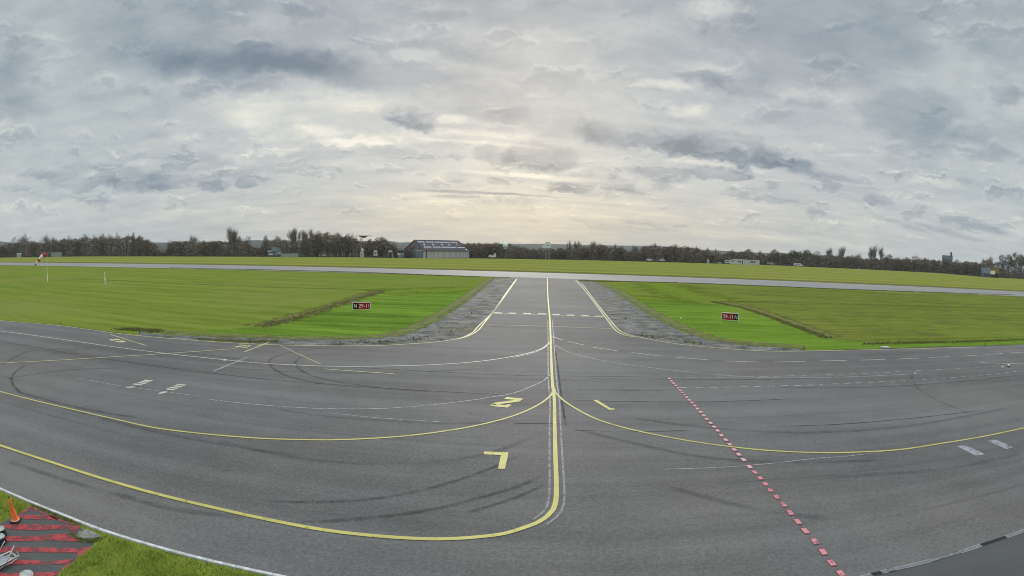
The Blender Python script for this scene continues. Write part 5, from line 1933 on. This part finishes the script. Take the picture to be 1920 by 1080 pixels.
# small white shed, far left
f, w, h, zb, yw = fr(31.5, 40, 483, 475, -3)
t = root('shed', 'small white shed below the tallest bare tree at the far left', 'shed', f, yw)
gabled(t, w, w * .8, h * .8, h, MWD, MGREY, .15)
bxp('door', t, (w * .1, -w * .4 - .03, h * .34), (w * .3, .06, h * .66), MGREY)
# pale container
f, w, h, zb, yw = fr(96, 115.5, 481, 473.3, -2)
t = root('container', 'long pale grey container right behind the windsock', 'container', f, yw)
bxp('body', t, (0, 0, h / 2), (w, 2.6, h), corrugated('pale_container_sheet', (0.27, 0.30, 0.32), .8, .12))
bxp('roof', t, (0, 0, h + .05), (w + .1, 2.7, .1), MWD)
bxp('door', t, (-w * .42, -1.33, h * .47), (w * .13, .06, h * .85), MGREY)
# grey-roofed house
f, w, h, zb, yw = fr(509, 527, 481, 463.5, 14)
t = root('house', 'grey-roofed house with pale windows behind the field hedge', 'house', f, yw + .25)
rfh = gabled(t, w, w * .62, h * .58, h, simple('house_render', (0.17, 0.18, 0.19), .8), simple('house_roof', (0.12, 0.135, 0.15), .7))
for i in range(4):
    o = bxp('window', t, (w * (-.02 + .14 * i), -w * .31 - .04, h * .36), (w * .07, .08, h * .26), MW)
bxp('wing', t, (-w * .66, -1.0, h * .24), (w * .5, w * .4, h * .48), simple('wing_render', (0.15, 0.16, 0.17), .8))
bxp('wing_roof', t, (-w * .68, -1.2, h * .55), (w * .58, w * .46, .2), simple('wing_roof', (0.19, 0.205, 0.22), .7), rx=.35)
bxp('garage_door', t, (-w * .68, -1.0 - w * .2 - .05, h * .25), (w * .42, .08, h * .16), MW)
bm = bmesh.new()
box(bm, (w * .30, 0, h * 1.05), (.6, .6, h * .25))
mesh('chimney', bm, MBRN, rfh)
# panel fence
f, w, h, zb, yw = fr(527, 559.5, 481.5, 475.2, -1)
t = root('panel_fence', 'pale grey-green panel fence right of the grey-roofed house', 'fence', f, yw)
for i in range(6):
    bxp('panel', t, (-w / 2 + w * (i + .5) / 6, 0, h / 2), (w / 6 - .12, .08, h * .95), MHED)
for i in range(7):
    bxp('post', t, (-w / 2 + w * i / 6, -.02, h / 2), (.14, .16, h), MGREY)
# white gateway
f, w, h, zb, yw = fr(604, 612, 478, 471.5, 1)
t = root('gateway', 'small white frame gateway under the dense brown trees', 'gate', f, yw)
for s in (-.28, .18):
    bxp('post', t, (w * s, 0, h * .5), (.22, .22, h), MSWH)
bxp('crossbar', t, (0, -.02, h * .36), (w, .18, .5), MSWH)
f, w, h, zb, yw = fr(597.5, 600.5, 478, 471.8, 1)
t = root('notice_post', 'white post with a bracket left of the white gateway', 'post', f, yw)
bxp('post', t, (w * .3, 0, h * .5), (.22, .22, h), MSWH)
bxp('bracket', t, (-w * .1, -.02, h * .3), (w * .7, .2, .4), MSWH)
# pale posts / trunks in the tree edge
first = None
for i, (x, yt) in enumerate(((620, 475), (623.5, 476.5), (632.5, 474.5), (641.5, 474), (645, 475.5), (655, 474.5), (656.5, 475), (663, 474.5), (668, 475))):
    f, w, h, zb, yw = fr(x, x + 1, 481, yt, 2)
    lbl = ['first pale fence post under the dense brown trees', 'second pale fence post under the dense brown trees', 'third pale fence post, right of the white gateway', 'fourth pale fence post right of the gateway', 'fifth pale fence post right of the gateway', 'left post of the close pale pair under the broad brown tree', 'right post of the close pale pair under the broad brown tree',
           'pale post before the flat-topped mast', 'last pale post, nearest the flat-topped mast'][i]
    if first is None:
        bm = bmesh.new()
        tube(bm, (0, 0, 0), (0, 0, h - .15), .16, .13, 8)
        tube(bm, (0, 0, h - .15), (0, 0, h), .17, .10, 8)
        first = mesh('fence_post', bm, M_PALEBARK)
        o = first
        h0 = h
    else:
        o = first.copy()
        C.objects.link(o)
        o.scale = (1, 1, h / h0)
    o.location = f
    tag(o, lbl, 'post', 'pale fence posts')
# flat-topped mast
f, w, h, zb, yw = fr(667.5, 696, 482, 441.8, 30)
t = root('platform_mast', 'dark lattice mast with wide flat top among brown trees left of the hangar', 'mast', f, yw)
bm = bmesh.new()
box(bm, (0, 0, h - .15), (w, w * .4, .3))
mesh('platform', bm, MDKM, t)
bm = bmesh.new()
prism(bm, [(-w * .34, h - .45), (w * .26, h - .45), (w * .06, h - 1.7), (-w * .12, h - 1.7)], -w * .12, w * .12)
mesh('underframe', bm, simple('purple_grey_steel', (0.055, 0.045, 0.06), .7), t)
bm = bmesh.new()
legs = [(-.30, -.16), (-.16, .1)]
for sx in (-w * .26, -w * .06):
    for sy in (-1.0, 1.0):
        tube(bm, (sx * 1.25, sy, 0), (sx * .7 - .3, sy, h - 2.1), .20, .16, 6)
for k in range(7):
    z0, z1 = h * k / 7.6, h * (k + 1) / 7.6
    for sy in (-1.0, 1.0):
        tube(bm, (-w * .30, sy, z0), (-w * .07, sy, z1), .07, .07, 4)
        tube(bm, (-w * .07, sy, z0), (-w * .30, sy, z1), .07, .07, 4)
mesh('lattice', bm, MDKM, t)
for s in (-.3, .1, .4):
    bm = bmesh.new()
    tube(bm, (w * s, 0, h), (w * s, 0, h + .8), .06, .04, 5)
    mesh('aerial', bm, MDKM, t)
f, w, h, zb, yw = fr(674, 683, 480, 461, 3)
t = root('equipment_cabin', 'cluttered white equipment cabin at the foot of the flat-topped mast', 'cabin', f, yw)
bxp('body', t, (0, 0, h * .20), (w * .7, 2, h * .40), MWD)
bxp('roof', t, (0, 0, h * .42), (w * .85, 2.3, .25), MW)
bm = bmesh.new()
lathe(bm, [(.2, h * .45), (.9, h * .58), (.9, h * .66), (.3, h * .78)], 12, (w * .12, -.2, 0))
mesh('dish', bm, MSWH, t, True)
bxp('mast', t, (-w * .18, 0, h * .62), (.3, .3, h * .6), MW)
bxp('door', t, (-w * .1, -1.03, h * .17), (w * .2, .06, h * .32), MGREY)


def caravan(px0, px1, pb, pt, label, dd=0, nose=1, mat=None):
    f, w, h, zb, yw = fr(px0, px1, pb, pt, dd)
    t = root('caravan', label, 'caravan', f, yw, 'white caravans and vans')
    mat = mat or MSWH
    bm = bmesh.new()
    g0 = h * .18
    prism(bm, [(-w / 2, g0), (-w / 2, h * .86), (-w * .42, h), (w * .36, h), (w * .5, h * .7), (w * .5, g0)], -1.1, 1.1)
    mesh('body', bm, mat, t)
    bxp('window', t, (0, -1.12, h * .66), (w * .5, .05, h * .2), MGLASS)
    bxp('door', t, (-w * .32, -1.12, h * .5), (w * .12, .06, h * .6), MWD)
    for s in (-.1, .14):
        bm = bmesh.new()
        tube(bm, (w * s, -1.15, h * .15), (w * s, -.95, h * .15), h * .15, h * .15, 12)
        mesh('wheel', bm, MDK, t)
    return t


caravan(700.5, 707.5, 478, 469.6, 'white-topped caravan under the domed brown tree left of the hangar', 4)
# white canopy
f, w, h, zb, yw = fr(727, 735.5, 482, 469.8, 2)
t = root('canopy', 'white canopy on thin posts left of the hangar cabin', 'canopy', f, yw)
bm = bmesh.new()
prism(bm, [(-w / 2, h * .78), (-w * .3, h), (w * .3, h), (w / 2, h * .78)], -1.4, 1.4)
mesh('roof', bm, MSWH, t)
for s in (-.44, .44):
    bxp('post', t, (w * s, -1.2, h * .39), (.18, .18, h * .78), MW)
bxp('bench', t, (0, .4, h * .2), (w * .7, 1, h * .4), MDKM)
f, w, h, zb, yw = fr(736, 737.2, 481, 475, 0)
o = bxp('post', None, (0, 0, h / 2), (.3, .3, h), MSWH)
o.name = 'marker_post'
o.location = f
tag(o, 'plain white post between the canopy and the teal cabin', 'post')
# teal cabin
f, w, h, zb, yw = fr(746, 758, 482, 465.6, 6)
t = root('cabin', 'small teal-grey cabin with glass front against the left side of the hangar', 'cabin', f, yw)
bxp('wall', t, (0, 0, h * .5), (w, 4, h * .96), simple('teal_sheet', (0.13, 0.18, 0.185), .6))
bxp('roof', t, (0, 0, h), (w + .5, 4.4, .3), MGREY)
for i in range(3):
    bxp('window', t, (-w * .3 + w * .3 * i, -2.03, h * .62), (w * .22, .06, h * .36), MGLASS)
bxp('fascia', t, (0, -2.06, h * .91), (w * .95, .08, .3), MWD)
# board on a post
f, w, h, zb, yw = fr(745, 751.4, 483, 474.6, -4)
t = root('notice_board', 'white notice board on a single post before the teal cabin', 'sign board', f, yw)
bxp('board', t, (0, 0, h * .86), (w, .15, h * .28), MSWH)
bxp('post', t, (0, .1, h * .4), (.25, .2, h * .8), MW)
f, w, h, zb, yw = fr(753.7, 756.3, 479, 474.5, 0)
t = root('round_sign', 'round white sign just right of the notice board', 'sign', f, yw)
bm = bmesh.new()
tube(bm, (0, -.05, h - w / 2), (0, .05, h - w / 2), w / 2, w / 2, 16)
mesh('disc', bm, MSWH, t)
bxp('post', t, (0, .1, h * .4), (.14, .12, h * .8), MGREY)

# pale green radome
f, w, h, zb, yw = fr(942, 952.3, 485, 454.6, 3)
t = root('radome', 'pale green round radome on a dark frame right of the hangar', 'radome', f, yw)
r = w / 2
bm = bmesh.new()
bmesh.ops.create_uvsphere(bm, u_segments=24, v_segments=14, radius=r, matrix=Matrix.Translation((0, 0, h - r)))
mesh('dome', bm, MPALEG, t, True)
bm = bmesh.new()
lathe(bm, [(r * .55, h - r * 2.35), (r * .6, h - r * 1.9), (r * .75, h - r * 1.65)], 18)
mesh('collar', bm, MWD, t)
bxp('platform', t, (r * .25, 0, h - r * 2.5), (r * 2.2, r * 1.6, .3), MDKM)
for sx in (-.6, .9):
    for sy in (-.6, .6):
        bxp('leg', t, (r * sx, r * sy, (h - r * 2.5) / 2), (.2, .2, h - r * 2.5), MDKM)
# white covered trailer
f, w, h, zb, yw = fr(915, 931, 482.5, 474.2, -1)
t = root('covered_trailer', 'white sheeted trailer parked beneath the large brown tree right of the hangar', 'trailer', f, yw)
bm = bmesh.new()
prism(bm, [(-w * .5, h * .42), (-w * .3, h * .72), (-w * .1, h * .55), (w * .12, h * .62), (w * .28, h), (w * .42, h * .9), (w * .46, h * .25), (-w * .3, h * .25)], -1.0, 1.0)
mesh('sheet', bm, MSWH, t)
bxp('bed', t, (0, 0, h * .2), (w * .85, 1.7, h * .12), MGREY)
for s in (-.2, .25):
    bm = bmesh.new()
    tube(bm, (w * s, -1, h * .14), (w * s, -.8, h * .14), h * .14, h * .14, 12)
    mesh('wheel', bm, MDK, t)
# white domed cabin on stilts
f, w, h, zb, yw = fr(1015.8, 1032.6, 487, 453.8, 4)
t = root('domed_cabin', 'white arch-roofed cabin raised on stilts beside a dark young tree', 'cabin', f, yw)
u = w / 16.8
zp0 = h - 11.4 * u
bm = bmesh.new()
prof = [(-.5 * w, zp0 + .1), (-.5 * w, zp0 + 4.2 * u), (-.42 * w, zp0 + 5.8 * u), (-.22 * w, zp0 + 5.6 * u)]
for i in range(11):
    a = PI - PI * i / 10
    prof.append((.13 * w + 5.3 * u * math.cos(a), zp0 + 6.0 * u + 5.3 * u * math.sin(a)))
prof += [(.46 * w, zp0 + .1)]
prism(bm, prof, -2.2, 2.2)
mesh('shell', bm, simple('cabin_white', (0.74, 0.74, 0.72), .6), t)
bm = bmesh.new()
arc = [(.13 * w + 5.7 * u * math.cos(PI * i / 12), zp0 + 6.0 * u + 5.7 * u * math.sin(PI * i / 12)) for i in range(13)]
for a, b in zip(arc, arc[1:]):
    tube(bm, (a[0], -2.25, a[1]), (b[0], -2.25, b[1]), .16, .16, 6)
mesh('arch_trim', bm, MSWH, t)
bxp('window', t, (.13 * w, -2.22, zp0 + 5.2 * u), (.28 * w, .06, 1.4 * u), MGREY)
bxp('platform', t, (.02 * w, 0, zp0 - .05), (w * 1.05, 5, .35), MDKM)
bm = bmesh.new()
bmesh.ops.create_uvsphere(bm, u_segments=12, v_segments=8, radius=1.2 * u, matrix=Matrix.Translation((-.14 * w, -2.0, zp0 - 1.9 * u)))
mesh('lamp_globe', bm, MSWH, t, True)
for sx in (-.1, .06, .2, .4):
    bxp('leg', t, (w * sx, -1.6 if sx in (-.1, .2) else 1.6, zp0 / 2), (.18, .18, zp0), MWD)


def car(px0, px1, pb, pt, label, mat, dd=2):
    f, w, h, zb, yw = fr(px0, px1, pb, pt, dd)
    f = f.copy()
    h = max(h, 1.4)
    t = root('parked_car', label, 'car', f, yw, 'cars parked under the tree line')
    bm = bmesh.new()
    prism(bm, [(-w / 2, h * .25), (-w / 2, h * .58), (-w * .32, h * .64), (-w * .2, h * .98), (w * .18, h), (w * .32, h * .64), (w * .5, h * .55), (w * .5, h * .25)], -.85, .85)
    mesh('body', bm, mat, t)
    bxp('window', t, (0, -.86, h * .80), (w * .38, .04, h * .22), MGLASS)
    for s in (-.3, .3):
        bm = bmesh.new()
        tube(bm, (w * s, -.88, h * .22), (w * s, -.7, h * .22), h * .22, h * .22, 12)
        mesh('wheel', bm, MDK, t)
    return t


car(1211.5, 1223.5, 488, 483.4, 'white parked car below the spreading oak', MSWH, -3)
car(1236, 1247, 489, 484, 'pale grey parked car right of the white car below the oak', MWD, -3)
car(1345, 1354, 495.5, 492, 'white parked car left of the caravan and cabin block', MSWH, -4)
# white kiosk
f, w, h, zb, yw = fr(1325.3, 1329.8, 493.5, 486.6, -2)
t = root('kiosk', 'narrow white kiosk under the orange-brown bush', 'kiosk', f, yw)
bxp('body', t, (0, 0, h * .47), (w, 1.4, h * .94), MSWH)
bxp('roof', t, (0, 0, h * .97), (w + .2, 1.7, .15), MWD)
bxp('door', t, (.1, -.72, h * .44), (w * .5, .05, h * .8), MGREY)
caravan(1359, 1369.5, 494.5, 487.7, 'white caravan at the left end of the cabin block', -1)
# cabin block: two modules
f, w, h, zb, yw = fr(1369.4, 1424, 496.5, 486.6, -6)
t = root('portable_building', 'long white portable building of two joined modules at the field edge', 'cabin', f, yw)
h = h * 1.0
bxp('module', t, (-w * .255, 0, h * .47), (w * .485, 3, h * .94), MSWH)
bxp('module', t, (w * .245, -.12, h * .46), (w * .505, 3, h * .92), simple('module_cream', (0.54, 0.54, 0.50), .6))
bxp('roof', t, (-w * .25, 0, h * .97), (w * .52, 3.5, .22), MW)
bxp('roof', t, (w * .25, -.1, h * .955), (w * .53, 3.5, .2), MW)
for x in (-.42, -.22, -.16, .20, .27, .33):
    bxp('window', t, (w * x, -1.56 if x < 0 else -1.66, h * .56), (w * .045, .08, h * .30), MGLASS)
bxp('door', t, (-w * .09, -1.56, h * .42), (w * .03, .08, h * .74), MDKM)
bxp('skirt', t, (-w * .2, -1.6, h * .12), (w * .2, .12, h * .16), MCREAM)

# parked light aircraft
f, w, h, zb, yw = fr(1434.8, 1460, 498, 491.8, -5)
t = root('light_aircraft', 'white high-wing light aircraft parked on the grass right of the cabin block', 'aircraft', f, yw)
h = max(h, 2.3)
bm = bmesh.new()
secs = [(-.5, .45, .08), (-.30, .46, .22), (-.05, .5, .5), (.12, .5, .55), (.26, .46, .42), (.34, .44, .15)]
rr_ = []
for x, zc_, r in secs:
    rr_.append([bm.verts.new((x * w * .62, r * .9 * math.cos(2 * PI * k / 12), h * zc_ + r * h * .42 * math.sin(2 * PI * k / 12))) for k in range(12)])
for a, b in zip(rr_, rr_[1:]):
    for k in range(12):
        bm.faces.new((a[k], a[(k + 1) % 12], b[(k + 1) % 12], b[k]))
bm.faces.new(rr_[0])
bm.faces.new(rr_[-1])
mesh('fuselage', bm, MSWH, t, True)
bxp('wing', t, (w * .02, 0, h * .82), (w * .62, 1.5, .2), MSWH, rz=.25)
bxp('tailplane', t, (-w * .30, 0, h * .55), (1.0, 3.0, .1), MSWH)
bm = bmesh.new()
prism(bm, [(-w * .33, h * .5), (-w * .34, h * 1.0), (-w * .29, h * 1.0), (-w * .24, h * .5)], -.06, .06)
mesh('fin', bm, MSWH, t)
bxp('windscreen', t, (w * .12, -.05, h * .64), (1.0, 1.02, h * .14), MGLASS)
bxp('propeller', t, (w * .22, 0, h * .44), (.08, .14, 1.5), MDKM)
for x, y in ((.13, 0), (.02, -.9), (.02, .9)):
    bm = bmesh.new()
    tube(bm, (w * x, y - .08, .25), (w * x, y + .08, .25), .25, .25, 12)
    tube(bm, (w * x, y, .25), (w * x, y * .5, h * .34), .05, .05, 6)
    mesh('wheel', bm, MDK, t)
# camper van
f, w, h, zb, yw = fr(1488, 1506.5, 500.5, 493.4, -5)
t = root('camper_van', 'white camper van with sloping nose parked below ragged pines', 'van', f, yw, 'white caravans and vans')
bm = bmesh.new()
prism(bm, [(-w / 2, h * .2), (-w / 2, h * .9), (-w * .42, h), (w * .20, h), (w * .34, h * .66), (w * .47, h * .50), (w * .5, h * .2)], -1.0, 1.0)
mesh('body', bm, MSWH, t)
bxp('window', t, (-w * .1, -1.02, h * .70), (w * .5, .05, h * .18), MGLASS)
bm = bmesh.new()
prism(bm, [(w * .215, h * .95), (w * .345, h * .66), (w * .30, h * .66), (w * .18, h * .95)], -1.02, -.99)
mesh('windscreen', bm, MGLASS, t)
for s in (-.3, .32):
    bm = bmesh.new()
    tube(bm, (w * s, -1.05, h * .18), (w * s, -.85, h * .18), h * .18, h * .18, 12)
    mesh('wheel', bm, MDK, t)
# small white things in front of the right trees
f, w, h, zb, yw = fr(1609.3, 1612.7, 506.5, 503.6, -4)
t = root('marker_cabinet', 'small white cabinet below the small round bare tree', 'cabinet', f, yw)
bxp('body', t, (0, 0, h * .5), (w * .9, 1, h * .95), MSWH)
bxp('lid', t, (0, 0, h), (w, 1.2, .15), MWD)
f, w, h, zb, yw = fr(1718.2, 1719.4, 511, 504.8, -3)
t = root('signal_post', 'thin white post below the orange autumn tree', 'post', f, yw)
bxp('post', t, (0, 0, h * .48), (.3, .3, h * .96), MSWH)
bxp('cap', t, (0, 0, h), (.5, .5, .2), MW)
f, w, h, zb, yw = fr(1891.8, 1895.2, 520, 507.6, 4)
t = root('lamp_post', 'lamp post with white head right of the yellow shed', 'lamp post', f, yw)
bxp('post', t, (0, 0, h * .48), (.25, .25, h * .95), MGREY)
bm = bmesh.new()
bmesh.ops.create_uvsphere(bm, u_segments=12, v_segments=8, radius=w * .42, matrix=Matrix.Translation((0, 0, h - w * .2)))
mesh('lamp_head', bm, MSWH, t, True)
# blue-grey shed and yellow shed at the right
f, w, h, zb, yw = fr(1839.8, 1856, 519, 502.8, -14)
t = root('shed', 'blue-grey shed with pale ridge beside the yellow shed', 'shed', f, yw)
gabled(t, w, w * .7, h * .45, h, simple('slate_wall', (0.12, 0.14, 0.155), .7), MSLATE, .2)
bxp('ridge_cap', t, (0, 0, h + .15), (w + .5, .5, .2), MWD)
for x in (-.15, .1, .32):
    bxp('door', t, (w * x, -w * .35 - .04, h * .2), (w * .12, .06, h * .36), MGLASS)
f, w, h, zb, yw = fr(1856.4, 1872.8, 520, 503.2, -16)
t = root('yellow_shed', 'yellow and brown timber shed with a cream roof panel', 'shed', f, yw)
bxp('wall', t, (0, 0, h * .26), (w, w * .6, h * .52), MBRN)
bxp('upper_wall', t, (0, 0, h * .76), (w * .98, w * .56, h * .48), MYELB)
bxp('roof_panel', t, (-w * .22, -w * .36, h * .56), (w * .52, .15, h * .46), MCREAM, rx=-.5)
bxp('roof', t, (0, 0, h + .1), (w * 1.04, w * .66, .2), MYELB)
bxp('doorway', t, (w * .22, -w * .3 - .05, h * .22), (w * .3, .08, h * .4), MDK)
bm = bmesh.new()
tube(bm, (w * .18, 0, h), (w * .18, 0, h * 1.3), .35, .3, 8)
mesh('chimney', bm, MWD, t)
# church beyond the trees
Dch = 980
foot = stand(1775, Dch)
t = root('church', 'grey stone church with a square tower rising above the right tree line', 'church', foot, face_yaw(foot))
zt = lambda y: ztop(1776, y, Dch)
w = 17.5 / F * Dch * 1.1
hN, hR, hT = zt(486), zt(479.2), zt(472.8)
bm = bmesh.new()
a = [(-w / 2, y, z) for y, z in ((-w * .3, 0), (-w * .3, hN), (0, hR - .1), (w * .3, hN), (w * .3, 0))]
va = [bm.verts.new(p) for p in a]
vb = [bm.verts.new((w / 2, p[1], p[2])) for p in a]
bm.faces.new(va)
bm.faces.new(list(reversed(vb)))
for i in (0, 3, 4):
    bm.faces.new((va[i], vb[i], vb[(i + 1) % 5], va[(i + 1) % 5]))
mesh('nave', bm, MSTONE, t)
bm = bmesh.new()
for s in (-1, 1):
    q = [(-w / 2 - .3, s * w * .32, hN - .3), (w / 2 + .3, s * w * .32, hN - .3), (w / 2 + .3, 0, hR), (-w / 2 - .3, 0, hR)]
    lo = [bm.verts.new(p) for p in q]
    hi = [bm.verts.new((p[0], p[1], p[2] + .25)) for p in q]
    bm.faces.new(lo)
    bm.faces.new(hi)
    for i in range(4):
        bm.faces.new((lo[i], lo[(i + 1) % 4], hi[(i + 1) % 4], hi[i]))
mesh('roof', bm, MSLR, t)
bm = bmesh.new()
box(bm, (w * .36, 0, hT / 2), (w * .17, w * .17, hT))
box(bm, (w * .36, 0, hT + .25), (w * .20, w * .20, .5))
mesh('tower', bm, simple('tower_stone', (0.085, 0.083, 0.08), .9), t)
for i in range(4):
    bxp('window', t, (-w * .38 + w * .17 * i, -w * .3 - .05, hN * .72), (w * .05, .1, hN * .3), MGLASS)
bxp('buttress', t, (-w * .5 - .4, 0, hN * .4), (1.0, w * .3, hN * .8), MSTONE)

# ------------------------------------------------------------------ air
m, g, out = new_mat('haze_air')
pv = g.node('ShaderNodeVolumePrincipled')
pv.inputs['Color'].default_value = (0.86, 0.92, 1.0, 1)
pv.inputs['Density'].default_value = HAZE
g.l.new(pv.outputs[0], out.inputs['Volume'])
bm = bmesh.new()
box(bm, (0, 2700, 79.5), (15000, 6400, 161))
struct(mesh('haze', bm, m), 'stuff')
